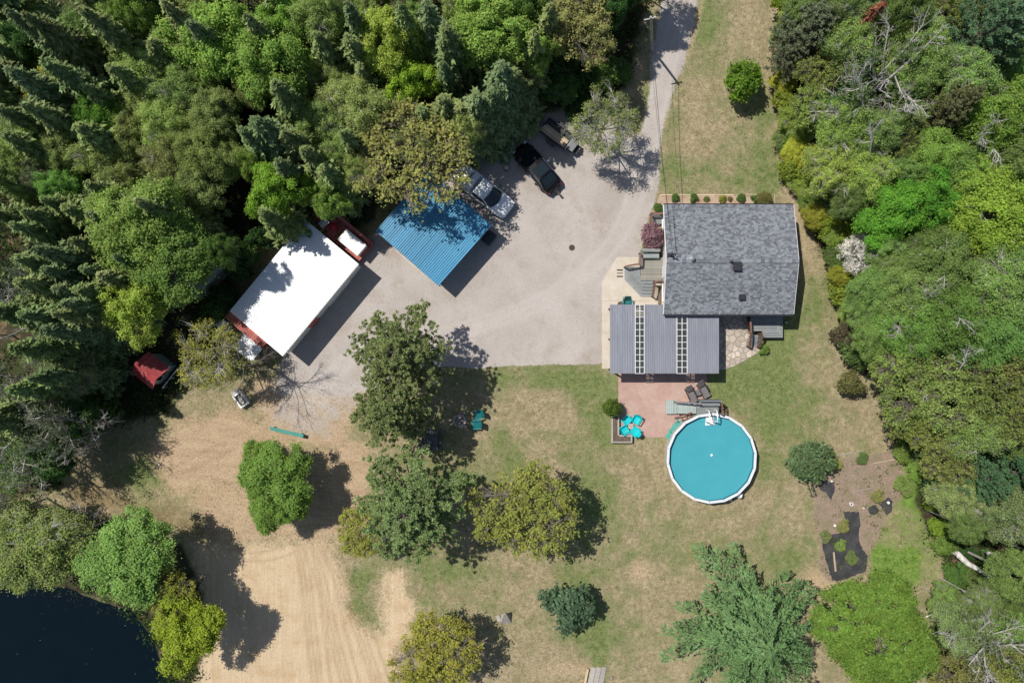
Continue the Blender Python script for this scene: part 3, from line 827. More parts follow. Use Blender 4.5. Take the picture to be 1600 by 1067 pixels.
# small side deck left of the house
sd = thing('side_deck', 'small grey side deck with brown rail beside the lilac', 'deck', (0, 0, 0))
a = L2(1017.5, 350, 0.5); b_ = L2(1037, 333, 0.5)
boards(sd, a[0], wx0-0.02, a[1], b_[1], 0.5, 0.15, 0.02, 0.035, 'y', M_greydeck)
part('deck_frame', MB().box(a[0]+0.03, wx0-0.03, a[1]+0.03, b_[1]-0.03, 0, 0.46), M_brownwood, sd)
mb = MB(); railing(mb, [L2(1018, 350, 1.3), L2(1018, 333.5, 1.3), L2(1036, 333.5, 1.3)], 0.5, 0.8); part('railing', mb, M_brownwood, sd)

# back deck
bd = thing('back_deck', 'grey back deck with steps under the lower house eave', 'deck', (0, 0, 0))
BZ = 0.9
a = L2(1172.5, 527, BZ); b_ = L2(1224.5, 494, BZ)
by1 = wy0-0.02
boards(bd, a[0], b_[0]-0.55, a[1]+0.5, by1, BZ, 0.14, 0.012, 0.035, 'x', M_greydeck)
part('deck_frame', MB().box(a[0]+0.05, b_[0]-0.6, a[1]+0.55, by1, 0, BZ-0.04), M_dark, bd)
for i in range(3):   # seat-like ledges wrapping the right and lower edge
    o_, z = 0.18*i, BZ+0.0-0.07*i
    part('ledge_board', MB().box(b_[0]-0.54+o_, b_[0]-0.38+o_, a[1]+0.34-o_, by1-0.3, z-0.06, z).box(L2(1191, 500, BZ)[0], b_[0]-0.54+o_-0.002, a[1]+0.34-o_, a[1]+0.49-o_, z-0.06, z), M_greydeck, bd)
for i in range(5):
    z = BZ*(5-i)/6
    q0 = L2(1174.5, 527+(i)*3.4-3.5, z); q1 = L2(1187, 527+(i+1)*3.4-4.0, z)
    part('step', MB().box(q0[0], q1[0], q1[1], q0[1], z-0.05, z), M_greydeck, bd)
mb = MB(); railing(mb, [(*L2(1172, 541, 0.9), 0.05), (*L2(1173.5, 520, 1.7), BZ), (*L2(1172.5, 503, 1.7), BZ)], BZ, 0.85); part('railing', mb, M_brownwood, bd)
mb = MB(); railing(mb, [(*L2(1188, 542, 0.9), 0.05), (*L2(1190, 521, 1.7), BZ)], BZ, 0.85, cap=0.2); part('railing', mb, M_brownwood, bd)
q = P(1229, 504, 0.4)
wb = thing('garden_lamp', 'tiny white lamp post beside the back deck corner', 'lamp', (q.x, q.y, 0))
part('post', MB().tube([(0,0,0),(0,0,0.35)], 0.025, 6), M_white, wb); part('lamp_shade', MB().lathe([(0.05,0.35),(0.09,0.37),(0.07,0.48),(0.02,0.52)], 8), M_white, wb)

# flower bed above the house
fbp = [tuple(P(x, y).xy) for x, y in [(1030,306),(1205,306),(1206,326),(1036,326),(1036,334),(1021,334),(1024,322)]]
struct('flower_bed_soil', MB().prism(fbp, -0.05, 0.05), M_bedsoil)
ed = thing('bed_edging', 'thin timber edging along the flower bed above the house', 'edging', (0, 0, 0))
a, b_ = P(1030, 305), P(1206, 305)
n = 6
for i in range(n):
    part('plank', MB().box(a.x+(b_.x-a.x)*i/n+0.02, a.x+(b_.x-a.x)*(i+1)/n-0.02, a.y-0.05, a.y+0.05, 0, 0.09), M_lumber, ed)
part('stake', MB().box(P(1210,305).x-0.03, P(1210,305).x+0.03, P(1210,320).y, P(1210,303).y, 0, 0.10), M_lumber, ed)

# ---------------------------------------------------------------- pavilion
PZ = 2.5
pv = thing('pavilion', 'grey metal roofed pavilion with two glazed strips beside the house', 'pavilion', (0, 0, 0))
X0, X1 = P(953, 500, PZ).x, P(1123.5, 500, PZ).x
Yb, Yt = P(1000, 583.5, PZ).y, P(1000, 476, PZ).y
sl = 0.00
strips = [(953, 992.5, False), (992.5, 1006.5, True), (1006.5, 1057.5, False), (1057.5, 1073.5, True), (1073.5, 1123.5, False)]
Yhouse = hy0 - 0.35
for x0, x1, glazed in strips:
    ax, bx_ = P(x0, 500, PZ).x, P(x1, 500, PZ).x
    if not glazed:
        n = max(2, int(round((bx_-ax)/0.85))); w = (bx_-ax)/n
        me = ribbed(w, Yt-Yb, 5, 0.03, 0.03).mesh('roof_panel')
        me.materials.append(M_greymetal)
        for i in range(n):
            o = bpy.data.objects.new('roof_panel', me); link(o, pv); o.location = (ax+i*w, Yb, PZ)
    else:
        rows = 11 if x0 < 1000 else 11
        cols = 2
        w, h = (bx_-ax)/cols, (Yt-Yb)/rows
        fm = MB()
        for c in range(cols+1): fm.box(ax+c*w-0.022, ax+c*w+0.022, Yb, Yt, PZ-0.03, PZ+0.06)
        for r in range(rows+1): 
            for c in range(cols): fm.box(ax+c*w+0.024, ax+(c+1)*w-0.024, Yb+r*h-0.018, Yb+r*h+0.018, PZ-0.028, PZ+0.055)
        part('glazing_bar', fm, M_white, pv)
        me = MB().box(0.024, w-0.024, 0.02, h-0.02, -0.004, 0.004).mesh('pane'); me.materials.append(M_pane)
        for r in range(rows):
            for c in range(cols):
                o = bpy.data.objects.new('pane', me); link(o, pv); o.location = (ax+c*w, Yb+r*h, PZ+0.02)
for x in np.linspace(X0+0.25, X1-0.25, 4):
    for y in (Yb+0.25, (Yb+Yt)/2, Yt-0.25):
        if x > hx0-0.2 and y > Yhouse-0.3: y = Yhouse-0.5
        part('post', MB().cbox(0, 0, (PZ-0.05)/2, 0.12, 0.12, PZ-0.05), M_brownwood, pv, (x, y, 0))
for y in (Yb+0.15, (Yb+Yt)/2, Yt-0.15):
    part('beam', MB().box(X0+0.1, X1-0.1, y-0.05, y+0.05, PZ-0.22, PZ-0.04), M_brownwood, pv)

# ---------------------------------------------------------------- metal roofed outbuildings
def frame_of(c0, c1, c2, h):
    """local frame: origin at c0, +x towards c1, +y towards c2 (photo pixels at height h)"""
    a, b_, c = P(*c0, h), P(*c1, h), P(*c2, h)
    ex = (b_-a); lx = ex.xy.length; rz = math.atan2(ex.y, ex.x)
    ly = abs((c-a).dot(Vector((-math.sin(rz), math.cos(rz), 0))))
    return a, rz, lx, ly
# white shed: local x along the long side from the bottom corner to the right corner, y towards the upper left
a, rz, lx, ly = frame_of((441, 556), (560, 412), (352, 491), 2.6)
ws = thing('metal_shed', 'long white metal roofed shed beside the gravel yard', 'shed', (a.x, a.y, 0), rz)
WH, WL = 2.6, 2.25
th = math.atan2(WH-WL, ly)
n = 11; w = lx/n
me = ribbed(w, math.hypot(ly, WH-WL), 5, 0.03, 0.04).mesh('roof_panel'); me.materials.append(M_whitemetal)
for i in range(n):
    o = bpy.data.objects.new('roof_panel', me); link(o, ws); o.location = (i*w, 0, WH); o.rotation_euler = (-th, 0, 0)
ins = 0.2
part('wall', MB().loft([[(ins, ins, 0), (ins, ly-ins, 0), (ins, ly-ins, WL-0.05), (ins, ins, WH-0.07)], [(lx-ins, ins, 0), (lx-ins, ly-ins, 0), (lx-ins, ly-ins, WL-0.05), (lx-ins, ins, WH-0.07)]]), M_siding, ws)
part('fascia', MB().box(0, lx, -0.05, -0.005, WH-0.2, WH-0.01), M_white, ws)
d_ = part('door', MB().box(lx*0.3, lx*0.3+1.0, ins-0.06, ins-0.005, 0.02, 2.0), M_redwood, ws); part('handle', MB().box(lx*0.3+0.82, lx*0.3+0.9, ins-0.1, ins-0.065, 0.95, 1.05), M_dark, d_)
part('garage_door', MB().box(lx*0.55, lx*0.55+2.6, ins-0.06, ins-0.005, 0.02, 2.1), M_white, ws)
WSF = (a, rz, lx, ly)
# blue carport: local x from left corner to bottom corner, y towards the right corner
a, rz, lx, ly = frame_of((588, 362), (685, 447), (672, 268), 2.3)
bc = thing('carport', 'blue ribbed metal roofed carport beneath the yellow green tree', 'carport', (a.x, a.y, 0), rz)
n = 9; w = lx/n; ZB = 2.3
me = ribbed(w, ly, 4, 0.03, 0.05, 0.45).mesh('roof_panel'); me.materials.append(M_bluemetal)
for i in range(n):
    o = bpy.data.objects.new('roof_panel', me); link(o, bc); o.location = (i*w, 0, ZB+0.03*math.sin(i*0.7)); o.rotation_euler = (0, 0.0, 0)
part('ridge_flashing', MB().box(-0.06, -0.003, 0, ly, ZB-0.1, ZB+0.06), M_bluemetal, bc)
part('verge_board', MB().box(lx*0.32, lx*0.78, -0.14, -0.06, ZB-0.28, ZB-0.16), M_lumber, bc)
for x in (0.3, lx/2, lx-0.3):
    for y in (0.3, ly/2, ly-0.3):
        part('post', MB().cbox(0, 0, 1.1, 0.11, 0.11, 2.2), M_brownwood, bc, (x, y, 0))
for y in (0.3, ly/2, ly-0.3): part('beam', MB().box(0.05, lx-0.05, y-0.06, y+0.06, 2.1, 2.26), M_brownwood, bc)
part('back_wall', MB().box(0.12, 0.18, 0.2, ly-0.2, 0, 2.1), M_greywood, bc)
q = P(768, 372, 0.3)
bx = thing('dark_crate', 'dark crate on the gravel under the right edge of the blue carport', 'crate', (q.x-0.2, q.y, 0), ang(77, -95))
part('crate_body', MB().cbox(0, 0, 0.25, 1.0, 0.75, 0.5), M_dark, bx); part('lid', MB().cbox(0, 0, 0.53, 1.06, 0.81, 0.05), M_dark, bx)

# red deck on the upper right end of the white shed, and what stands on it
a, rz, lx, ly = WSF
rdk = thing('red_deck', 'red painted deck at the upper right end of the white shed', 'deck', (a.x, a.y, 0), rz)
dx0, dx1 = lx+0.02, lx+1.9
boards(rdk, dx0, dx1, 0.55, ly+0.4, 0.55, 0.16, 0.015, 0.04, 'x', M_redwood)
part('deck_frame', MB().box(dx0+0.02, dx1-0.02, 0.6, ly+0.35, 0, 0.5), M_redwood, rdk)
mb = MB(); railing(mb, [(dx1-0.05, 0.6), (dx1-0.05, ly*0.5), (dx1-0.05, ly+0.35)], 0.55, 0.7, cap=0.24); part('railing', mb, M_redwood, rdk)
Rm = Matrix.Translation((a.x, a.y, 0)) @ Matrix.Rotation(rz, 4, 'Z')
q = Rm @ Vector((lx+0.92, 1.75, 0.552))
wbx = thing('white_storage_box', 'white flat topped box standing on the red deck', 'storage box', q, rz)
part('box_body', MB().cbox(0, 0, 0.42, 1.02, 1.95, 0.84), M_white, wbx); part('lid', MB().cbox(0, 0, 0.88, 1.12, 2.05, 0.07), M_white, wbx)
q = P(521, 355, 0.8); rb = thing('red_bin', 'bright red bin on the shaded end of the red deck', 'bin', (q.x, q.y, 0.552), 0.4)
part('bin_body', MB().lathe([(0.24,0),(0.30,0.5),(0.33,0.52)], 14), M_redplastic, rb); part('lid', MB().lathe([(0.34,0.525),(0.34,0.56),(0.1,0.62)], 14), M_redplastic, rb)
q = P(508, 350, 0.8); gb = thing('metal_bench', 'grey metal frame seat in shade at the left of the red bin', 'seat', (q.x, q.y, 0.552), 0.7)
part('seat', MB().cbox(0, 0, 0.42, 0.8, 0.4, 0.04), M_steel, gb); part('backrest', MB().cbox(0, 0.2, 0.65, 0.8, 0.04, 0.4), M_steel, gb)
for s1 in (-0.36, 0.36): part('leg', MB().cbox(s1, 0, 0.2, 0.05, 0.38, 0.4), M_dark, gb)
# lean-to at the lower left end
lt = thing('lean_to', 'red and white lean-to roof at the lower left end of the white shed', 'lean-to', (a.x, a.y, 0), rz)
LZ = 1.9
for i in range(4):
    part('red_board', MB().box(-0.72+i*0.17, -0.72+i*0.17+0.155, 1.75, ly+0.05, LZ+i*0.01, LZ+i*0.01+0.04), M_redwood, lt)
me = ribbed(0.46, 1.35, 3, 0.02, 0.03).mesh('white_panel'); me.materials.append(M_whitemetal)
for i in range(4):
    o = bpy.data.objects.new('white_panel', me); link(o, lt); o.location = (-0.74, 1.75+i*0.465, LZ-0.03); o.rotation_euler = (0, 0, math.pi/2)
part('post', MB().cbox(-1.9, 1.9, 0.92, 0.1, 0.1, 1.84), M_brownwood, lt); part('post', MB().cbox(-1.9, 3.5, 0.92, 0.1, 0.1, 1.84), M_brownwood, lt)
part('end_wall', MB().box(-0.7, -0.62, 1.8, ly, 0, LZ-0.06), M_redwood, lt)
q = P(345, 506, 1.0)
pl = thing('roofing_sheet', 'loose pale roofing sheet beside the red boards of the lean-to', 'sheet', (q.x, q.y, 0), rz+0.15)
part('sheet_panel', ribbed(0.8, 0.95, 4, 0.02, 0.03), M_whitemetal, pl, (-0.4, -0.45, 0.9)); part('trestle', MB().cbox(0, 0, 0.43, 0.6, 0.6, 0.86), M_greywood, pl)
# grey roofed shed under the big birch
a2, rz2, lx2, ly2 = frame_of((303, 467), (348, 420), (287, 450), 2.2)
gs = thing('small_shed', 'grey metal roofed shed half hidden under the large birch', 'shed', (a2.x, a2.y, 0), rz2)
n = 4; w = lx2/n
me = ribbed(w, ly2+0.4, 3, 0.03, 0.03).mesh('roof_panel'); me.materials.append(mk('weathered_zinc', (0.36, 0.38, 0.42), 0.5, 0.2, 3))
for i in range(n):
    o = bpy.data.objects.new('roof_panel', me); link(o, gs); o.location = (i*w, 0, 2.2)
part('wall', MB().box(0.1, lx2-0.1, 0.1, ly2+0.3, 0, 2.15), M_greywood, gs)
# red gabled shed
RE, RR = 2.1, 2.9
A_, B_, C_ = P(232, 549, RE), P(265, 575, RE), P(238, 608, RE)
ex = (B_-A_); rz = math.atan2(ex.y, ex.x); lx = ex.length
dn = Vector((math.sin(rz), -math.cos(rz), 0)); wd = abs((C_-B_).dot(dn))
rs = thing('red_shed', 'red roofed garden shed in shade at the forest edge', 'shed', (A_.x, A_.y, 0), rz)
part('wall', MB().loft([[(0.15, -0.15, 0), (0.15, -wd+0.15, 0), (0.15, -wd+0.15, RE-0.05), (0.15, -wd/2, RR-0.1), (0.15, -0.15, RE-0.05)], [(lx-0.4, -0.15, 0), (lx-0.4, -wd+0.15, 0), (lx-0.4, -wd+0.15, RE-0.05), (lx-0.4, -wd/2, RR-0.1), (lx-0.4, -0.15, RE-0.05)]]), mk('pale_teal_siding', (0.30, 0.38, 0.40), 0.7), rs)
for s0, s1, z0, z1 in ((0, -wd/2, RE, RR), (-wd, -wd/2, RE, RR)):
    n = 3
    for i in range(n):
        x0, x1 = lx*i/n+0.004, lx*(i+1)/n-0.004
        A3_ = [(x0, s0, z0), (x1, s0, z0), (x1, s1, z1), (x0, s1, z1)]
        if s0 == 0: A3_ = [A3_[1], A3_[0], A3_[3], A3_[2]]
        part('roof_panel', MB().slab(*A3_, 0.05), M_redroof, rs)
wf = part('window', MB().box(lx-0.42, lx-0.34, -wd/2-0.55, -wd/2+0.55, 1.0, 1.9), M_white, rs)
for s0 in (-0.5, 0.03): part('pane', MB().box(lx-0.345, lx-0.33, -wd/2+s0, -wd/2+s0+0.47, 1.06, 1.84), M_glassdark, wf)
part('porch_rail', MB().box(lx+0.05, lx+0.12, -wd+0.1, -0.1, 0.75, 0.82).box(lx+0.05, lx+0.12, -wd+0.1, -wd+0.18, 0, 0.75).box(lx+0.05, lx+0.12, -wd/2, -wd/2+0.08, 0, 0.75).box(lx+0.05, lx+0.12, -0.2, -0.12, 0, 0.75), M_white, rs)
# ---------------------------------------------------------------- vehicles
def lerp(a, b_, t): return a+(b_-a)*t
def body_sections(stations):
    """stations: (x, half width, z bottom, z shoulder, z centre top) -> lofted closed sections"""
    out = []
    for x, hw, zb, zs, zt in stations:
        out.append([(x, -hw*0.92, zb), (x, -hw, lerp(zb, zs, 0.45)), (x, -hw*0.985, zs-0.06), (x, -hw*0.92, zs), (x, -hw*0.5, lerp(zs, zt, 0.8)), (x, 0, zt),
                    (x, hw*0.5, lerp(zs, zt, 0.8)), (x, hw*0.92, zs), (x, hw*0.985, zs-0.06), (x, hw, lerp(zb, zs, 0.45)), (x, hw*0.92, zb)])
    return out
def wheel(parent, x, y, r=0.37, w=0.24):
    wv = []
    prof = [(r*0.55,-w/2),(r*0.92,-w/2),(r,-w/2+0.04),(r,w/2-0.04),(r*0.92,w/2),(r*0.55,w/2)]
    mb = MB().lathe(prof, 18)
    R = Matrix.Rotation(math.pi/2, 4, 'X')
    mb.v = [tuple(R @ Vector(v)) for v in mb.v]
    o = part('wheel', mb, M_rubber, parent, (x, y, r))
    m2 = MB().lathe([(r*0.54,-w/2-0.01),(r*0.54,w/2+0.01)], 12); m2.v = [tuple(R @ Vector(v)) for v in m2.v]
    part('rim', m2, M_steel, o)
def cabin(parent, pts_b, pts_t, paint, roof_name='roof'):
    """pts_b: base (x rear, x front, half width, z), pts_t: top (x rear, x front, half width, z)"""
    xr, xf, hb, zb = pts_b; tr, tf, ht, zt = pts_t
    b4 = [(xr,-hb,zb),(xf,-hb,zb),(xf,hb,zb),(xr,hb,zb)]; t4 = [(tr,-ht,zt),(tf,-ht,zt),(tf,ht,zt),(tr,ht,zt)]
    mid = (tr+tf)/2
    mb = MB().add(b4+t4+[(tr+0.12,0,zt+0.045),(tf-0.1,0,zt+0.04)], [(3,2,1,0),(0,1,5,4),(1,2,6,5),(2,3,7,6),(3,0,4,7),(4,5,9,8),(6,7,8,9),(5,6,9),(7,4,8)])
    part(roof_name, mb, paint, parent)
    def face(i, j, k, l, m0=0.10, m1=0.08, off=0.012, nm='window', bow=0.0):
        a, b_, c, d = map(Vector, ((b4+t4)[i], (b4+t4)[j], (b4+t4)[k], (b4+t4)[l]))
        def q(u, v): return (a*(1-u)+b_*u)*(1-v)+(d*(1-u)+c*u)*v
        nr = (b_-a).cross(d-a).normalized()*off
        part(nm, MB().slab(q(m0, 0.12)+nr, q(1-m0, 0.12)+nr, q(1-m1, 0.90)+nr, q(m1, 0.90)+nr, 0.01), M_glassdark, parent)
    ws = []
    n = 8
    for v, (xx, hw_, zz) in ((0, (xf+0.02, hb*0.95, zb+0.075)), (1, (tf+0.02, ht*0.95, zt+0.01))):
        for i in range(n+1):
            y = -1+2*i/n
            ws.append((xx+(0.30 if v == 0 else 0.16)*(1-y*y), y*hw_, zz+0.05*(1-y*y)))
    wm_ = MB().add(ws+[(a_[0]-0.05, a_[1], a_[2]-0.06) for a_ in ws], [(i, i+1, n+2+i, n+1+i) for i in range(n)]+[(2*n+2+i+1, 2*n+2+i, 3*n+3+i, 3*n+4+i) for i in range(n)])
    part('windscreen', wm_, M_glassdark, parent, smooth=False)
    face(3, 0, 4, 7, 0.1, 0.1, nm='rear_window')
    a, b_, c, d = map(Vector, (b4[0], b4[1], t4[1], t4[0]))
    for sgn in (1, -1):
        for u0, u1 in ((0.08, 0.47), (0.52, 0.92)):
            def q(u, v):
                w = (a*(1-u)+b_*u)*(1-v)+(d*(1-u)+c*u)*v
                return Vector((w.x, w.y*sgn, w.z))
            nr = Vector((0, -0.012*sgn, 0.004))
            quad = [q(u0, 0.12)+nr, q(u1, 0.12)+nr, q(u1, 0.88)+nr, q(u0, 0.88)+nr]
            if sgn < 0: quad = quad[::-1]
            part('side_window', MB().slab(*quad, 0.008), M_glassdark, parent)

def pickup():
    c = P(754, 297, 1.0)
    t = thing('pickup_truck', 'white pickup truck with bed cover parked beside the blue carport', 'pickup truck', (c.x, c.y, 0), ang(0.79, 0.61))
    L, hw = 5.35, 0.94
    f, r = L/2, -L/2
    st = [(r, hw*0.9, 0.5, 0.98, 1.0), (r+0.08, hw*0.98, 0.42, 1.05, 1.07), (r+1.9, hw, 0.4, 1.06, 1.08), (f-2.1, hw, 0.38, 1.05, 1.10), (f-1.45, hw*0.99, 0.38, 1.04, 1.14), (f-0.6, hw*0.97, 0.38, 0.98, 1.08), (f-0.2, hw*0.9, 0.38, 0.90, 1.0), (f-0.04, hw*0.74, 0.42, 0.80, 0.88), (f, hw*0.62, 0.5, 0.72, 0.76)]
    part('body', MB().loft(body_sections(st)), M_carwhite, t, smooth=False)
    cabin(t, (-0.62, f-1.35, hw*0.90, 1.06), (-0.42, f-2.05, hw*0.74, 1.72), M_carwhite)
    part('bed_cover', MB().loft([[(r+0.1,-hw*0.86,1.06),(r+0.1,-hw*0.80,1.34),(r+0.1,0,1.40),(r+0.1,hw*0.80,1.34),(r+0.1,hw*0.86,1.06)], [(-0.74,-hw*0.88,1.08),(-0.70,-hw*0.80,1.62),(-0.70,0,1.68),(-0.70,hw*0.80,1.62),(-0.74,hw*0.88,1.08)]]), M_carwhite, t)
    part('roof_strip', MB().box(-1.32, -1.27, -hw*0.78, hw*0.78, 1.56, 1.70), M_dark, t)
    part('bumper', MB().box(f-0.10, f+0.06, -hw*0.66, hw*0.66, 0.4, 0.62), M_chrome, t); part('bumper', MB().box(r-0.14, r+0.04, -hw*0.85, hw*0.85, 0.42, 0.6), M_chrome, t)
    for s_ in (-1, 1):
        part('headlight', MB().cbox(f-0.13, s_*hw*0.70, 0.80, 0.16, 0.3, 0.14, s_*-0.5), M_lampglass, t)
        part('tail_light', MB().cbox(r+0.02, s_*hw*0.86, 0.85, 0.08, 0.14, 0.3), M_redlamp, t)
        part('mirror', MB().cbox(f-1.75, s_*(hw+0.13), 1.13, 0.16, 0.24, 0.18), M_dark, t)
        part('door_handle', MB().cbox(0.1, s_*(hw+0.01), 0.86, 0.16, 0.04, 0.04), M_chrome, t)
        for x in (f-0.95, r+1.1): wheel(t, x, s_*(hw-0.1))
def black_car():
    c = P(839, 261, 0.9)
    t = thing('black_car', 'black car with long dark rear glass and tow hitch in tree shade', 'car', (c.x, c.y, 0), ang(-0.655, -0.755)-math.pi*0)
    L, hw = 4.55, 0.88
    f, r = L/2, -L/2
    st = [(r, hw*0.55, 0.5, 0.70, 0.74), (r+0.1, hw*0.8, 0.42, 0.84, 0.88), (r+0.4, hw*0.95, 0.36, 0.95, 1.0), (r+1.1, hw, 0.34, 0.98, 1.03), (f-1.6, hw, 0.34, 0.97, 1.02), (f-0.9, hw*0.98, 0.34, 0.92, 1.0), (f-0.3, hw*0.86, 0.34, 0.82, 0.90), (f-0.05, hw*0.66, 0.38, 0.7, 0.76), (f, hw*0.5, 0.45, 0.62, 0.66)]
    part('body', MB().loft(body_sections(st)), M_carblack, t)
    cabin(t, (r+0.45, f-1.15, hw*0.9, 0.97), (r+1.25, f-1.95, hw*0.72, 1.48), M_carblack)
    part('glass_roof', MB().box(r+1.35, f-2.3, -hw*0.6, hw*0.6, 1.525, 1.54), M_glassdark, t)
    for s_ in (-1, 1):
        part('roof_rail', MB().tube([(r+0.7, s_*hw*0.92, 1.06), (r+1.3, s_*hw*0.80, 1.52), (f-2.1, s_*hw*0.80, 1.52)], 0.022, 6), M_chrome, t)
        part('mirror', MB().cbox(-0.25, s_*(hw+0.1), 1.05, 0.15, 0.2, 0.14), M_chrome, t)
        part('headlight', MB().cbox(f-0.16, s_*hw*0.62, 0.72, 0.16, 0.3, 0.12, s_*-0.5), M_lampglass, t)
        part('tail_light', MB().cbox(r+0.06, s_*hw*0.60, 0.66, 0.1, 0.3, 0.12, s_*0.4), M_redlamp, t)
        for x in (f-0.85, r+0.95): wheel(t, x, s_*(hw-0.1), 0.34, 0.22)
    part('tow_hitch', MB().cbox(r-0.28, 0, 0.45, 0.62, 0.12, 0.1).cbox(r-0.02, 0, 0.62, 0.16, 0.42, 0.06).cbox(r-0.5, 0.0, 0.52, 0.3, 0.16, 0.05), M_iron, t)
    part('bumper', MB().box(r-0.05, r+0.08, -hw*0.6, hw*0.6, 0.42, 0.6), M_carblack, t)
pickup(); black_car()

def trailer():
    c = P(870, 210, 0.6); rz = ang(0.80, 0.60)
    t = thing('utility_trailer', 'small utility trailer behind the black car in tree shade', 'trailer', (c.x, c.y, 0), rz)
    Lb, hw = 2.5, 0.66
    part('bed', MB().box(-Lb/2, Lb/2, -hw, hw, 0.48, 0.56), M_dark, t)
    for s_ in (-1, 1):
        part('side_panel', MB().box(-Lb/2, Lb/2, s_*hw-0.03, s_*hw+0.03, 0.565, 0.86), M_dark, t)
        part('mudguard', MB().box(-0.45, 0.45, s_*(hw+0.18)-0.13, s_*(hw+0.18)+0.13, 0.66, 0.70), M_dark, t)
        wheel(t, 0.0, s_*(hw+0.17), 0.31, 0.2)
    part('tailgate', MB().box(-Lb/2-0.05, -Lb/2-0.005, -hw, hw, 0.565, 0.86), M_dark, t)
    part('front_panel', MB().box(Lb/2+0.005, Lb/2+0.05, -hw, hw, 0.565, 0.95), M_steel, t)
    part('drawbar', MB().box(Lb/2+0.1, Lb/2+1.15, -0.05, 0.05, 0.40, 0.47).cbox(Lb/2+0.55, 0.25, 0.43, 1.0, 0.06, 0.06, -0.45).cbox(Lb/2+0.55, -0.25, 0.43, 1.0, 0.06, 0.06, 0.45), M_dark, t)
    part('jockey_wheel', MB().tube([(Lb/2+0.95, 0.1, 0.0), (Lb/2+0.95, 0.1, 0.75)], 0.04, 6), M_steel, t)
    part('winch_plate', MB().box(Lb/2+0.62, Lb/2+1.0, -0.34, 0.34, 0.50, 0.53), M_dark, t)
    q = Matrix.Translation((c.x, c.y, 0)) @ Matrix.Rotation(rz, 4, 'Z')
    b = q @ Vector((Lb/2+0.34, 0, 0.50))
    tb = thing('trailer_box', 'grey toolbox at the front end of the lumber trailer', 'toolbox', b, rz)
    part('box_body', MB().cbox(0, 0, 0.2, 0.55, 0.95, 0.4), M_dark, tb); part('lid', MB().cbox(0, 0, 0.425, 0.58, 0.98, 0.04), mk('grey_lid', (0.17, 0.175, 0.185), 0.5, 0.1), tb)
    wl = [0.19, 0.14, 0.24, 0.14]
    y = -hw+0.06
    for i, w in enumerate(wl):
        b = q @ Vector((-0.12+0.04*i, y+w/2, 0.562))
        lb = tag(part('lumber_plank', MB().cbox(0, 0, 0.14+0.02*(i % 2), 2.55-0.1*i, w-0.02, 0.28+0.04*(i % 2)), M_lumber), ['outermost plank of the lumber on the trailer, nearest the black car', 'narrow plank beside the outermost lumber on the trailer', 'widest plank in the lumber on the trailer', 'innermost plank of the trailer lumber, next to the empty half'][i], 'plank', 'planks on the trailer')
        lb.location = b; lb.rotation_euler = (0, 0, rz)
        y += w
trailer()
q = P(791.5, 250, 0.2)
bk = thing('bucket', 'small pale bucket in the shade left of the black car', 'bucket', (q.x, q.y, 0))
part('bucket_body', MB().lathe([(0.12,0),(0.16,0.3),(0.14,0.3),(0.11,0.05)], 12), M_white, bk); part('handle', MB().tube([(-0.16,0,0.29),(-0.1,0.1,0.36),(0.1,0.1,0.36),(0.16,0,0.29)], 0.01, 4), M_steel, bk)
q = P(791.5, 263, 0.2)
fr = thing('firewood_stump', 'dark chopping stump below the pale bucket beside the black car', 'stump', (q.x, q.y, 0))
part('stump_body', MB().lathe([(0.24,0),(0.2,0.35)], 12), M_bark, fr); part('cut_face', MB().lathe([(0.19,0.352),(0.18,0.36)], 12), M_lumber, fr)
mh = thing('drain_cover', 'small round dark drain cover in the middle of the driveway', 'drain cover', P(893.5, 387, 0.0))
part('rim', MB().lathe([(0.24,-0.02),(0.24,0.045),(0.19,0.045)], 20), M_iron, mh); part('grate', MB().box(-0.13,0.13,-0.10,-0.06,0.045,0.06).box(-0.15,0.15,-0.02,0.02,0.045,0.06).box(-0.13,0.13,0.06,0.10,0.045,0.06), M_iron, mh)

# utility pole and wires to the house mast
pb = P(1020, 78, 0); pt = P(1017, 27, 7.0)
up = thing('utility_pole', 'thin pale utility pole at the wooded edge of the driveway', 'pole', (pb.x, pb.y, 0))
dpt = pt - Vector((pb.x, pb.y, 0))
part('pole', MB().tube([(0,0,-0.3), dpt*0.5, dpt], [0.12, 0.105, 0.09], 8), M_palebark, up)
part('crossarm', MB().cbox(dpt.x, dpt.y, 6.7, 0.9, 0.08, 0.1, 0.2), M_palebark, up); part('insulator', MB().tube([dpt+Vector((0.3,0.05,-0.25)), dpt+Vector((0.3,0.05,-0.05))], 0.04, 6), M_white, up)
def wire(a, b_, sag, r=0.018):
    pts = []
    for i in range(25):
        t = i/24; p = a*(1-t)+b_*t; p.z -= sag*4*t*(1-t); pts.append(p)
    return MB().tube(pts, r, 5)
tag(part('power_wire', wire(pt, Vector((MAST.x, MAST.y, 5.0)), 0.5), M_wire), 'thin black power wire from the pale pole to the house roof mast', 'wire')
tag(part('phone_wire', wire(pt-Vector((0,0,1.0)), Vector((MAST.x+0.2, MAST.y-0.1, 4.85)), 0.7, 0.012), M_wire), 'thinner lower wire running beside the power wire to the house', 'wire')

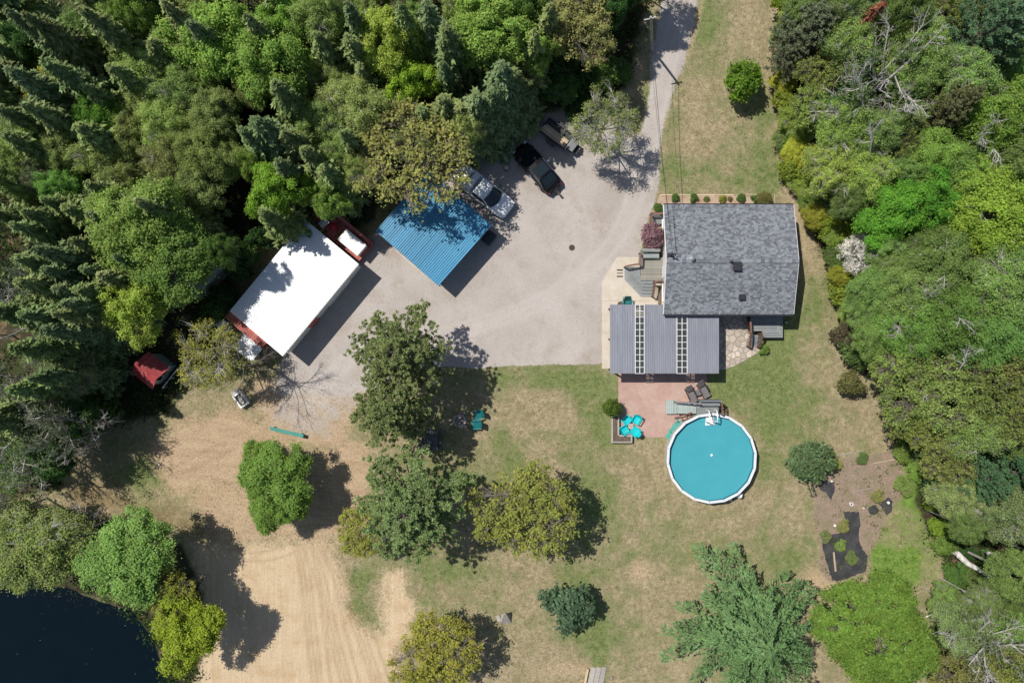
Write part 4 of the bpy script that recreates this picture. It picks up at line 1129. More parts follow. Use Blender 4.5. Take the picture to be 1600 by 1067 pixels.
# ---------------------------------------------------------------- pool
PH = 1.3
pc = P(1112, 716, PH)
PR = 71.0*S*(1-PH/CAMH)
pool = thing('swimming_pool', 'round above ground pool with white rim and turquoise water', 'pool', (pc.x, pc.y, 0))
NSEG = 18; t0 = 0.12
def pp(r, k, z): 
    t = t0+2*math.pi*k/NSEG; return (r*math.cos(t), r*math.sin(t), z)
ri = PR-0.20
M_rim = mk('pool_rim', (0.66, 0.69, 0.71), 0.45, 0.06, 3)
for k in range(NSEG):
    g = 0.012
    def ed_(r, s_, z):
        t = t0+2*math.pi*(k+s_)/NSEG; t1 = t0+2*math.pi*k/NSEG; t2 = t0+2*math.pi*(k+1)/NSEG
        a = Vector((r*math.cos(t1), r*math.sin(t1), z)); b_ = Vector((r*math.cos(t2), r*math.sin(t2), z))
        return a*(1-s_)+b_*s_
    q4 = [ed_(ri, g, PH), ed_(PR, g, PH), ed_(PR, 1-g, PH), ed_(ri, 1-g, PH)]
    part('rim_segment', MB().slab(*q4, 0.05), M_rim, pool)
    ro = PR-0.08
    part('wall_panel', MB().slab(ed_(ro, 0.0, 0), ed_(ro, 1.0, 0), ed_(ro, 1.0, PH-0.055), ed_(ro, 0.0, PH-0.055), 0.03), mk('pool_wall', (0.46, 0.44, 0.40), 0.6, 0.1) if k == 0 else bpy.data.materials['pool_wall'], pool)
    t = t0+2*math.pi*k/NSEG
    part('rim_cap', MB().cbox((PR-0.11)*math.cos(t), (PR-0.11)*math.sin(t), PH+0.012, 0.20, 0.08, 0.02, t), M_greymetal if False else mk('rim_cap_grey', (0.5, 0.52, 0.54), 0.5, 0.05) if k == 0 else bpy.data.materials['rim_cap_grey'], pool)
mb = MB()
for k in range(NSEG):
    mb.quad(pp(ri+0.03, k+1, 0.05), pp(ri+0.03, k, 0.05), pp(ri+0.03, k, PH-0.056), pp(ri+0.03, k+1, PH-0.056))
mb.add([pp(ri+0.03, k, 0.05) for k in range(NSEG)], [tuple(range(NSEG))])
part('liner', mb, M_liner, pool)
WZ = PH-0.46
part('pool_water', MB().add([pp(ri+0.028, k, WZ) for k in range(NSEG)] + [pp(ri+0.028, k, WZ-0.04) for k in range(NSEG)], [tuple(range(NSEG)), tuple(range(2*NSEG-1, NSEG-1, -1))]), M_pool, pool)
q = P(1112, 711, WZ)
ck = thing('pool_floater', 'tiny white floating dispenser near the middle of the pool', 'floater', (q.x, q.y, WZ))
part('float_body', MB().lathe([(0.05,-0.02),(0.11,0.0),(0.11,0.04),(0.06,0.09)], 10), M_white, ck); part('cap', MB().lathe([(0.05,0.092),(0.05,0.12)], 8), M_white, ck)
# white in-pool steps
q = P(1111.5, 656, PH)
ld = thing('pool_ladder', 'white plastic pool steps with two handrails at the deck', 'pool ladder', (q.x, q.y, 0), 0.05)
for i in range(3):
    part('tread', MB().cbox(-0.02, 0.12-0.24*i, WZ+0.10-0.05*i-0.02, 0.62+0.05*i, 0.21, 0.05), M_white, ld)
part('side_panel', MB().box(-0.34, -0.30, -0.5, 0.2, WZ-0.15, WZ+0.14), M_white, ld); part('side_panel', MB().box(0.26, 0.30, -0.5, 0.2, WZ-0.15, WZ+0.14), M_white, ld)
for s_ in (-0.31, 0.31):
    part('handrail', MB().tube([(s_, -0.2, WZ), (s_, -0.1, 1.9), (s_, 0.15, 2.05), (s_, 0.72, 2.0), (s_, 0.80, 1.8), (s_, 0.80, 1.1)], 0.05, 8), M_white, ld)
# pool deck
pdk = thing('pool_deck', 'grey pool deck with lower platforms on the pink patio', 'deck', (0, 0, 0))
def rect(x0, y0, x1, y1, z):
    a, b_ = P(x0, y1, z), P(x1, y0, z); return a.x, b_.x, a.y, b_.y
x0, x1, y0, y1 = rect(1040.5, 625.5, 1057.5, 646.5, 0.4)
boards(pdk, x0, x1, y0, y1, 0.4, 0.145, 0.014, 0.035, 'y', M_palegdeck); part('platform_frame', MB().box(x0+.02, x1-.02, y0+.02, y1-.02, 0.0, 0.36), M_palegdeck, pdk)
x0, x1, y0, y1 = rect(1058, 630.5, 1088, 646, 0.75)
boards(pdk, x0, x1, y0, y1, 0.75, 0.145, 0.014, 0.035, 'y', M_palegdeck); part('platform_frame', MB().box(x0+.02, x1-.02, y0+.02, y1-.02, 0.0, 0.71), M_palegdeck, pdk)
DK = 1.2
x0, x1, y0, y1 = rect(1088.5, 629, 1123, 649, DK)
boards(pdk, x0, x1, y0, y1, DK, 0.14, 0.012, 0.035, 'x', M_greydeck)
for xx in (x0+0.1, x1-0.1):
    for yy in (y0+0.35, y1-0.1): part('post', MB().cbox(xx, yy, DK/2-0.02, 0.1, 0.1, DK-0.045), M_brownwood, pdk)
part('bench_back', MB().box(x0+0.1, x1+0.05, y1+0.14, y1+0.24, DK-0.6, DK+0.85), M_greydeck, pdk)
part('bench_seat', MB().box(x0+0.1, x1, y1-0.22, y1+0.12, DK+0.38, DK+0.43), M_greydeck, pdk)
mb = MB(); railing(mb, [(P(1058,630,1.5).x, y1+0.02, 0.4), (x0-0.5, y1+0.02, 0.75), (x0+0.12, y1-0.06, DK)], 0, 0.8, bal=0.3, cap=0.12); part('railing', mb, M_wicker, pdk)
mb = MB(); railing(mb, [(x1+0.02, y0+0.2, DK), (x1+0.02, y1, DK)], DK, 0.9, bal=0.35, cap=0.1); part('railing', mb, M_brownwood, pdk)
gq = MB(); railing(gq, [(P(1127,634,1.5).x, P(1127,634,1.5).y, 0), (P(1134,640,1.5).x, P(1134,640,1.5).y, 0), (P(1134,650,1.5).x, P(1134,650,1.5).y, 0)], 0, 1.25, bal=0.5, cap=0.07)
tag(part('wooden_gate', gq, M_brownwood), 'dark open wooden gate frame right of the pool deck', 'gate')
q = P(1068, 652, 0.5)
sw = thing('deck_ladder', 'dark wooden ladder leaning below the pool deck platform', 'ladder', (q.x, q.y, 0), ang(24, -9))
for s_ in (-0.2, 0.2): part('side_rail', MB().cbox(0, s_, 0.6, 1.5, 0.06, 0.08, 0, 0, -0.35), M_brownwood, sw)
for i in range(4): part('rung', MB().cbox(-0.5+0.33*i, 0, 0.42+0.12*i, 0.05, 0.36, 0.05), M_brownwood, sw)
# pool pump
q = P(1152, 775, 0.4)
pm = thing('pool_pump', 'white pool pump and filter standing against the lower pool wall', 'pool pump', (q.x, q.y, 0), 0.5)
part('filter_tank', MB().lathe([(0.26,0),(0.28,0.3),(0.26,0.55),(0.14,0.68),(0.05,0.72)], 14, (0.2, 0.0, 0)), mk('grey_white_plastic', (0.62, 0.62, 0.60), 0.5, 0.1), pm)
part('valve', MB().lathe([(0.1,0.72),(0.1,0.86),(0.05,0.9)], 10, (0.2, 0, 0)).cbox(0.2, 0, 0.9, 0.34, 0.05, 0.04, 0.6), M_white, pm)
part('motor', MB().tube([(-0.45,-0.05,0.22),(-0.02,-0.05,0.22)], 0.13, 10), M_dark, pm)
part('basket', MB().lathe([(0.13,0.05),(0.14,0.35),(0.09,0.42)], 10, (-0.25, 0.12, 0)), M_white, pm)
part('hose', MB().tube([(-0.25,0.15,0.3),(-0.5,0.25,0.35),(-0.8,0.25,0.6),(-0.95,0.15,0.95)], 0.04, 6), M_dark, pm)
part('base_plate', MB().box(-0.6, 0.5, -0.3, 0.3, 0, 0.05), M_concrete, pm)
q = P(1141, 780, 0.2); sb = thing('skimmer_bucket', 'small white bucket between the pool rim and the pump', 'bucket', (q.x, q.y, 0))
part('bucket_body', MB().lathe([(0.11,0),(0.14,0.26),(0.12,0.26),(0.1,0.05)], 10), M_white, sb); part('lid', MB().lathe([(0.145,0.265),(0.145,0.285)], 10), M_white, sb)

# ---------------------------------------------------------------- seats and tables
def adirondack(m, name='garden_chair', label='', group=None):
    t = thing(name, label, 'chair', (0,0,0), 0, group)
    for i in range(4): part('seat_slat', MB().cbox(0.22-0.13*i, 0, 0.38-0.035*i, 0.115, 0.56, 0.03, 0, 0, -0.2), m, t)
    for i in range(5): part('back_slat', MB().cbox(-0.40, -0.22+0.11*i, 0.62, 0.03, 0.098, 0.78+0.05*(2-abs(i-2)), 0, 0, -0.42), m, t)
    for s_ in (-0.33, 0.33):
        part('armrest', MB().cbox(-0.02, s_, 0.56, 0.66, 0.13, 0.03), m, t)
        part('leg', MB().cbox(0.26, s_*0.94, 0.27, 0.07, 0.05, 0.54), m, t)
        part('leg', MB().cbox(-0.22, s_*0.82, 0.17, 0.72, 0.05, 0.07, 0, 0, 0.30), m, t)
    return t
def setcol(root, m):
    for c in root.children: c.material_slots[0].link = 'OBJECT'; c.material_slots[0].material = m
G4 = 'bright cyan chairs round the little patio table'
def shell_chair(m, label, group):
    """moulded lawn chair: wide seat, tall curved back, arms and four legs"""
    t = thing('lawn_chair', label, 'chair', (0,0,0), 0, group)
    mb = MB()
    prof = [(0.34,0.36),(0.30,0.40),(0.0,0.385),(-0.22,0.40),(-0.34,0.62),(-0.44,0.92)]
    vs, fs = [], []
    for i, (x, z) in enumerate(prof):
        hw = 0.30 if i < 4 else 0.30-0.05*(i-3)
        for j in range(5):
            y = -hw+2*hw*j/4; bow = 0.03*(abs(j-2)/2)**2
            vs.append((x+(0.05*(abs(j-2)/2)**2 if i > 3 else 0), y, z+(bow if i < 4 else 0)))
    for i in range(5):
        for j in range(4): fs.append((i*5+j, (i+1)*5+j, (i+1)*5+j+1, i*5+j+1))
    n = len(vs)
    vs2 = [(v[0]-0.01, v[1], v[2]-0.03) for v in vs]
    mb.add(vs+vs2, [f[::-1] for f in fs]+[tuple(i+n for i in f) for f in fs])
    part('seat', mb, m, t)
    for s_ in (-0.34, 0.34):
        part('armrest', MB().cbox(-0.02, s_, 0.60, 0.60, 0.08, 0.04), m, t)
        part('leg', MB().cbox(0.28, s_*0.97, 0.29, 0.06, 0.06, 0.58), m, t); part('leg', MB().cbox(-0.28, s_*0.97, 0.29, 0.06, 0.06, 0.58), m, t)
    return t
tc_ = P(985, 665.5, 0.3)
proto = None
for (x, y), lab in (((994,655.5),'bright cyan lawn chair farthest from the planter, on the pool side'), ((979.5,656.5),'bright cyan lawn chair nearest the planter bush'), ((975.5,671.5),'bright cyan lawn chair tucked into the corner of the planter'), ((992.5,674.5),'bright cyan lawn chair nearest the patio lower edge, partly shaded')):
    q = P(x, y, 0.45)
    d = Vector((tc_.x-q.x, tc_.y-q.y, 0))
    if proto is None:
        proto = shell_chair(M_cyan, lab, G4); c = proto; c.location = (q.x, q.y, 0.055); c.rotation_euler = (0, 0, math.atan2(d.y, d.x)+0.15)
    else: c = copy_tree(proto, (q.x, q.y, 0.055), math.atan2(d.y, d.x)+random.uniform(-0.2, 0.2), lab)
t = thing('side_table', 'small round wooden table between the four cyan chairs', 'table', (tc_.x, tc_.y, 0.055))
part('table_top', MB().lathe([(0.22,0.36),(0.24,0.37),(0.24,0.40)], 14), M_greywood, t)
for k in range(3): part('leg', MB().tube([(0.18*math.cos(k*2.1), 0.18*math.sin(k*2.1), 0), (0.1*math.cos(k*2.1), 0.1*math.sin(k*2.1), 0.36)], 0.025, 5), M_dark, t)
proto = None
pcx = P(1112, 716, 0.4)
for (x, y), lab in (((1046.5,680),'faded green slatted chair beside the pool, lowest of the row'), ((1052,671.5),'faded green slatted chair beside the pool, middle of the row'), ((1059,662),'faded green slatted chair beside the pool, nearest the wooden ladder')):
    q = P(x, y, 0.4); d = Vector((q.x-pcx.x, q.y-pcx.y, 0)); a_ = ang(-9, -13)+math.pi/2
    if proto is None:
        proto = adirondack(M_sea, 'slatted_chair', lab, 'slatted chairs lined up beside the pool'); proto.location = (q.x, q.y, 0.055); proto.rotation_euler = (0, 0, ang(-12, -10)); proto.scale = (0.82,)*3
    else: copy_tree(proto, (q.x, q.y, 0.055), ang(-12, -10)+random.uniform(-0.1, 0.1), lab)
pf = None
for (x, y), lab in (((745.5,648.5),'shade-darkened teal chair facing the fire pit, upper one of two'), ((742,663),'shade-darkened teal chair facing the fire pit, lower one of two')):
    q = P(x, y, 0.4); d = P(718, 657)-q
    if pf is None:
        pf = adirondack(M_tealshaded, 'fireside_chair', lab, 'chairs by the fire pit'); pf.location = (q.x, q.y, 0); pf.rotation_euler = (0, 0, math.atan2(d.y, d.x))
    else: copy_tree(pf, (q.x, q.y, 0), math.atan2(d.y, d.x)+0.2, lab)
q = P(980, 474.5, 0.5)
c = adirondack(M_tealshaded, 'patio_chair', 'teal chair poking out from under the upper pavilion roof edge'); c.location = (q.x, q.y, 0.045); c.rotation_euler = (0, 0, -math.pi/2)
q = P(969.5, 476, 0.4); st_ = thing('planter_pot', 'brown clay pot half under the upper pavilion roof edge', 'pot', (q.x, q.y, 0.045))
part('pot', MB().lathe([(0.16,0),(0.24,0.4),(0.26,0.42),(0.22,0.42),(0.2,0.34)], 14), M_brownwood, st_); part('soil', MB().lathe([(0.19,0.33),(0.19,0.36)], 14), M_soil, st_)
def lounger(label, q, rz):
    t = thing('sun_lounger', label, 'sun lounger', q, rz, 'loungers on the pink patio')
    part('frame', MB().box(-0.75,0.6,-0.33,-0.28,0.24,0.29).box(-0.75,0.6,0.28,0.33,0.24,0.29).box(-0.75,-0.70,-0.275,0.275,0.24,0.29).box(0.55,0.6,-0.275,0.275,0.24,0.29), M_dark, t)
    for i in range(6): part('slat', MB().cbox(-0.66+0.15*i, 0, 0.31, 0.135, 0.54, 0.03), M_wicker, t)
    for i in range(5): part('back_slat', MB().cbox(0.30+0.11*i, 0, 0.36+0.10*i, 0.125, 0.54, 0.03, 0, 0, -0.75), M_wicker, t)
    for x in (-0.65, 0.5):
        for y in (-0.30, 0.30): part('leg', MB().cbox(x, y, 0.12, 0.05, 0.05, 0.24), M_dark, t)
    for y in (-0.33, 0.33): part('armrest', MB().cbox(0.05, y, 0.5, 0.6, 0.06, 0.04).cbox(-0.2, y, 0.38, 0.05, 0.05, 0.22).cbox(0.3, y, 0.38, 0.05, 0.05, 0.22), M_dark, t)
q = P(1080, 616, 0.35); lounger('grey lounger at the edge of the pool deck bench', (q.x, q.y, 0.055), ang(-9, -20))
q = P(1099, 608.5, 0.35); lounger('grey lounger nearest the lawn at the patio corner', (q.x, q.y, 0.055), ang(-9, -16))
q = P(1090, 613, 0.3); t = thing('lounger_table', 'small grey square table between the two loungers', 'table', (q.x, q.y, 0.055), 0.25)
for i in range(4): part('top_slat', MB().cbox(-0.18+0.12*i, 0, 0.42, 0.105, 0.48, 0.03), M_wicker, t)
for x in (-0.18, 0.18):
    for y in (-0.2, 0.2): part('leg', MB().cbox(x, y, 0.2, 0.04, 0.04, 0.4), M_dark, t)

# L shaped planter
lp = thing('planter_box', 'L shaped timber planter of dark soil at the patio corner', 'planter', (0, 0, 0))
def wallbox(x0, y0, x1, y1):
    a, b_ = P(x0, y1, 0.45), P(x1, y0, 0.45); return MB().box(a.x, b_.x, a.y, b_.y, 0, 0.45)
for r_ in ((955.5,648,957.9,692), (965.1,648,967.5,680.4), (957.95,648,965.05,650), (955.55+2.4,689.6,987.9,692), (967.55,679.6,988,682), (985.6,682.05,988,689.55)):
    part('side_board', wallbox(*r_), M_greywood, lp)
part('soil', MB().prism([tuple(P(x, y, 0.35).xy) for x, y in [(957.9,650),(965.1,650),(965.1,682),(985.6,682),(985.6,689.6),(957.9,689.6)]], 0, 0.36), M_soil, lp)

# ---------------------------------------------------------------- fire pit corner
fp = thing('fire_pit', 'round stone fire pit in the shade of the pines', 'fire pit', P(718, 657))
for k in range(13):
    t_ = 2*math.pi*k/13
    part('stone', MB().cbox(0.47*math.cos(t_), 0.47*math.sin(t_), 0.13, 0.19, 0.215, 0.26+0.03*random.random(), t_), M_rock, fp)
part('ash_bed', MB().lathe([(0.385,0.0),(0.385,0.08),(0.2,0.13),(0.02,0.15)], 14), M_ash, fp)
part('charred_log', MB().tube([(-0.25,-0.1,0.16),(0.2,0.12,0.2)], 0.05, 6), M_ash, fp)
def rock(px, py, r, label, group=None, nm='rock'):
    q = P(px, py, 0)
    n = 9; rr = [[r*random.uniform(0.75,1.1)*k for _ in range(n)] for k in (1, 0.95, 0.6)]
    mb = MB(); secs = []
    for (z, row) in zip((-0.05, r*0.45, r*0.85), rr): secs.append([(row[i]*math.cos(2*math.pi*i/n), row[i]*0.8*math.sin(2*math.pi*i/n), z) for i in range(n)])
    mb.loft(secs)
    o = tag(part(nm, mb, M_rock), label, 'rock', group); o.location = q; o.rotation_euler = (0, 0, random.random()*6)
rock(724.5, 645, 0.24, 'pale rock at the upper edge of the stone fire pit')
rock(722, 668, 0.16, 'small rock just below the stone fire pit')
rock(652, 700, 0.32, 'largest pale rock left of the dark picnic table', 'rocks by the picnic table'); rock(651, 709, 0.28, 'flat pale rock lower left of the dark picnic table', 'rocks by the picnic table'); rock(653, 718, 0.2, 'lowest small rock below the dark picnic table', 'rocks by the picnic table'); rock(661, 698, 0.16, 'small rock tucked against the dark picnic table', 'rocks by the picnic table')
q = P(727.5, 666.5, 0.15); lg = thing('log_stump', 'cut log stump with pale face beside the fire pit', 'stump', (q.x, q.y, 0))
part('log_body', MB().lathe([(0.19,0),(0.17,0.3)], 12), M_bark, lg); part('cut_face', MB().lathe([(0.165,0.302),(0.16,0.312)], 12), M_lumber, lg)
q = P(674, 687, 0.72); pt_ = thing('picnic_table', 'dark glossy picnic table with one bench in pine shade', 'picnic table', (q.x, q.y, 0), 0.08)
for i in range(5): part('table_board', MB().cbox(-0.38+0.19*i-0.02, 0, 0.72, 0.18, 1.75, 0.04), M_tarp, pt_)
part('bench', MB().cbox(0.72, -0.02, 0.43, 0.26, 1.7, 0.05), M_tarp, pt_)
part('bench', MB().cbox(-0.72, -0.02, 0.43, 0.22, 1.6, 0.05), M_tarp, pt_)
for y in (-0.6, 0.6):
    for s_ in (-1, 1): part('leg', MB().cbox(s_*0.4, y, 0.35, 0.06, 0.08, 0.78, 0, 0, s_*-0.5), M_dark, pt_)
    part('support_beam', MB().cbox(0, y, 0.38, 1.6, 0.05, 0.09), M_dark, pt_)

# ---------------------------------------------------------------- things on the dirt and lower lawn
c0, c1 = P(361, 613, 0.5), P(381.5, 634, 0.5); c = (P(359.5,617,0.5)+P(384,630,0.5))/2
wt = thing('water_tub', 'white rectangular tub with oval dark rim on the dirt', 'tub', (P(374.5,623,0.5).x, P(374.5,623,0.5).y, 0), ang(15.5, 21.5)*1.0)
part('tub_body', MB().box(-0.5, 0.70, -0.40, -0.28, 0, 0.5).box(-0.5, 0.70, 0.28, 0.40, 0, 0.5).box(-0.5, -0.36, -0.278, 0.278, 0, 0.5).box(0.58, 0.70, -0.278, 0.278, 0, 0.5).box(-0.358, 0.578, -0.278, 0.278, 0.0, 0.18), M_white, wt)
ov = MB(); n = 24
vs = [(0.11+0.50*math.cos(2*math.pi*k/n), 0.27*math.sin(2*math.pi*k/n), 0.515) for k in range(n)]+[(0.11+0.42*math.cos(2*math.pi*k/n), 0.20*math.sin(2*math.pi*k/n), 0.50) for k in range(n)]+[(0.11+0.37*math.cos(2*math.pi*k/n), 0.17*math.sin(2*math.pi*k/n), 0.36) for k in range(n)]
ov.add(vs, [(k, (k+1)%n, n+(k+1)%n, n+k) for k in range(n)]+[(n+k, n+(k+1)%n, 2*n+(k+1)%n, 2*n+k) for k in range(n)])
part('oval_rim', ov, M_dark, wt)
part('basin', MB().add([(0.11+0.38*math.cos(2*math.pi*k/n), 0.18*math.sin(2*math.pi*k/n), 0.38) for k in range(n)], [tuple(range(n))]), mk('pale_sand_fill', (0.62, 0.60, 0.55), 0.8, 0.3, 12), wt)
part('end_box', MB().box(-0.86, -0.505, -0.36, 0.36, 0, 0.42), mk('grey_plastic', (0.36, 0.34, 0.31), 0.6, 0.1), wt)
part('handle', MB().tube([(0.70, 0.2, 0.4), (0.82, 0.22, 0.75), (0.84, 0.22, 0.78)], 0.03, 6), M_dark, wt)
a, b_ = P(422, 669, 0.5), P(474, 681, 0.5); d = b_-a
gb = thing('long_bench', 'long narrow green painted bench on the dirt', 'bench', ((a.x+b_.x)/2, (a.y+b_.y)/2, 0), math.atan2(d.y, d.x))
l = d.length
for i in range(2): part('seat_board', MB().cbox(0, -0.075+0.15*i, 0.5, l, 0.14, 0.05), M_greenpaint, gb)
for x in (-l/2+0.25, l/2-0.25): part('leg', MB().cbox(x, 0, 0.23, 0.1, 0.26, 0.46), M_dark, gb)
part('stretcher', MB().cbox(0, 0, 0.3, l-0.6, 0.05, 0.1), M_dark, gb)
q = P(790, 969, 0); ap = P(789.5, 956, 1.1)
py = thing('wooden_pyramid', 'small grey wooden pyramid standing alone on the lower lawn', 'pyramid', (q.x, q.y, 0))
av = Vector((ap.x-q.x, ap.y-q.y, 1.1))
bs = [Vector((-0.45,-0.25,0)), Vector((0.5,-0.22,0)), Vector((0.42,0.5,0)), Vector((-0.4,0.48,0))]
for k in range(4):
    a, b_ = bs[k], bs[(k+1) % 4]
    for i in range(4):
        p0, p1 = a.lerp(b_, i/4+0.012), a.lerp(b_, (i+1)/4-0.012)
        part('plank', MB().slab(p0, p1, p1.lerp(av, 0.97), p0.lerp(av, 0.97), 0.025), M_greywood, py)
part('base_board', MB().cbox(-0.6, 0.2, 0.05, 0.3, 0.5, 0.1, 0.3), M_greywood, py)
q = P(915.5, 1058, 0.1)
tp = tag(part('timber_plank', MB().cbox(0, 0, 0.12, 0.16, 1.5, 0.24), M_lumber), 'pale timber set on edge beside the grey slab at the lower frame edge', 'timber'); tp.location = (q.x, q.y, 0); tp.rotation_euler = (0, 0, -0.2)
sl_ = thing('slab_path', 'grey weathered board path on the lower lawn beside the pale timber', 'path', (P(932,1062).x, P(932,1062).y, 0), -0.2)
for i in range(3): part('plank', MB().cbox(-0.45+0.42*i, -0.2+0.1*i, 0.04, 0.39, 2.4, 0.08), M_greywood, sl_)
rock(956, 1058, 0.16, 'small whitish rock right of the grey board path'); rock(964, 1062, 0.12, 'tiny whitish rock farthest right of the grey board path')
rock(250, 725, 0.16, 'small purple brown rock alone on the bare dirt')
rock(1265, 250, 0.22, 'white rock showing in the bushes along the right lawn edge')

# ---------------------------------------------------------------- garden patch
def fabric(pts, label):
    n = len(pts); poly = []
    for i in range(n):
        a, b_ = pts[i], pts[(i+1) % n]
        l = math.hypot(b_[0]-a[0], b_[1]-a[1]); k = max(1, int(l/4))
        for j in range(k):
            t = j/k; poly.append((a[0]+(b_[0]-a[0])*t+random.uniform(-1.1,1.1), a[1]+(b_[1]-a[1])*t+random.uniform(-1.1,1.1)))
    w = [tuple(P(x, y).xy) for x, y in poly]
    tag(part('ground_fabric', MB().prism(w, -0.03, 0.022), M_fabricblack), label, 'ground fabric', 'black fabric sheets in the garden patch')
fabric([(1283,752),(1303,752),(1304,768),(1298,782),(1290,770),(1281,765)], 'black ground fabric below the garden edge shrub')
fabric([(1318,800),(1342,799),(1344,815),(1342,830),(1344,850),(1356,868),(1352,892),(1330,900),(1318,905),(1300,908),(1292,880),(1284,850),(1285,836),(1296,836),(1312,832),(1326,826)], 'largest black ground fabric sheet around the pale stake')
fabric([(1356,794),(1368,788),(1374,796),(1368,804),(1358,803)], 'smallest black ground fabric patch in the garden middle')
fabric([(1374,788),(1388,776),(1394,784),(1392,800),(1386,804),(1380,795)], 'black ground fabric patch nearest the bright weeds')
def stick(x0, y0, x1, y1, w, m, label, nm='garden_stake', h=0.06):
    a, b_ = P(x0, y0), P(x1, y1); d = b_-a
    o = tag(part(nm, MB().cbox(0, 0, h/2+0.03, d.length, w, h), m), label, 'stake'); o.location = (a+b_)/2; o.rotation_euler = (0, 0, math.atan2(d.y, d.x))
stick(1302, 862, 1305, 892, 0.13, M_lumber, 'pale wooden stake lying on the largest black fabric')
stick(1297, 714, 1349, 704, 0.07, M_greywood, 'long thin pale board at the upper garden edge', 'garden_board')
stick(1363, 724, 1397, 717.5, 0.09, M_lumber, 'pale board along the top of the small green bed', 'garden_board')
stick(1330, 769, 1364, 761, 0.07, M_greywood, 'thin grey pole lying across the middle of the garden', 'garden_pole')
stick(1446, 963, 1468, 953, 0.07, M_white, 'thin white stick between the lime maple and the grey thicket', 'white_stick')
def ring(px, py, r, label, hollow=True):
    q = P(px, py, 0); t = thing('planter_ring' if hollow else 'white_pot', label, 'pot', q)
    if hollow: part('ring', MB().lathe([(r*0.62,0.02),(r*0.7,0.16),(r,0.16),(r,0.0)], 14), M_white, t); part('soil', MB().lathe([(r*0.6,0),(r*0.6,0.08)], 12), M_soil, t)
    else: part('pot', MB().lathe([(r*0.8,0),(r,0.18),(r*0.9,0.2)], 12), mk('cream_plastic', (0.66,0.58,0.45), 0.6) if 'cream_plastic' not in bpy.data.materials else bpy.data.materials['cream_plastic'], t); part('lid', MB().lathe([(r*0.85,0.201),(r*0.8,0.22)], 12), M_white, t)
ring(1329.5, 787, 0.15, 'white hollow planter ring in the middle of the garden patch')
ring(1303, 820, 0.11, 'cream pot left of the widest black fabric', False); ring(1386.5, 784.5, 0.12, 'cream pot on the black fabric near the bright weeds', False)
ring(1348, 793, 0.07, 'tiny cream pot right of the white planter ring', False); ring(1298, 751, 0.09, 'cream pot at the upper edge of the fabric below the shrub', False); ring(1308, 856, 0.08, 'tiny cream pot at the top of the pale stake', False)
q = P(1267, 763, 0.4); wf = thing('plant_trellis', 'dark wire plant frame at the left edge of the garden patch', 'frame', (q.x, q.y, 0), ang(8, 22))
for s_ in (-0.18, 0.18): part('side_rail', MB().cbox(0, s_, 0.55, 1.25, 0.035, 0.035), M_dark, wf)
for x in (-0.6, 0.0, 0.6):
    part('rung', MB().cbox(x, 0, 0.55, 0.03, 0.33, 0.03), M_dark, wf)
    for s_ in (-0.18, 0.18): part('leg', MB().cbox(x, s_, 0.265, 0.03, 0.03, 0.53), M_dark, wf)
# ---------------------------------------------------------------- plants: shared leaf and branch meshes
def unit(v): return v/np.maximum(np.linalg.norm(v, axis=-1, keepdims=True), 1e-9)
def leaves(c, nrm, size, aspect=0.55, axis=None):
    """one folded diamond per leaf: two triangles sharing the midrib"""
    n = len(c)
    nrm = unit(nrm)
    r = rng.normal(size=(n, 3)) if axis is None else axis
    t1 = unit(np.cross(nrm, np.cross(r, nrm)))
    t2 = np.cross(nrm, t1)
    s = np.asarray(size).reshape(-1, 1)*np.ones((n, 1))
    fold = s*aspect*0.35
    v = np.stack([c-t1*s, c+t2*s*aspect+nrm*fold, c+t1*s, c-t2*s*aspect+nrm*fold], 1).reshape(-1, 3)
    b = np.arange(n)*4
    f = np.concatenate([np.stack([b, b+2, b+1], 1), np.stack([b, b+3, b+2], 1)])
    return v, f
def mesh_tris(name, v, f, m):
    me = np_mesh(name, v, f); me.materials.append(m)
    return me
def sphere_pts(n): return unit(rng.normal(size=(n, 3)))
def outline(ph, k=3):
    """uneven radius factor round the crown"""
    out = 1.0
    for j in range(2, 2+k): out = out + rng.uniform(0.05, 0.13)*np.cos(j*ph+rng.uniform(0, 6.28))
    return out
def branches_mesh(name, segs, m, n=4):
    mb = MB()
    for pts, rad in segs: mb.tube(pts, rad, n, cap=False)
    me = mb.mesh(name); me.materials.append(m)
    return me

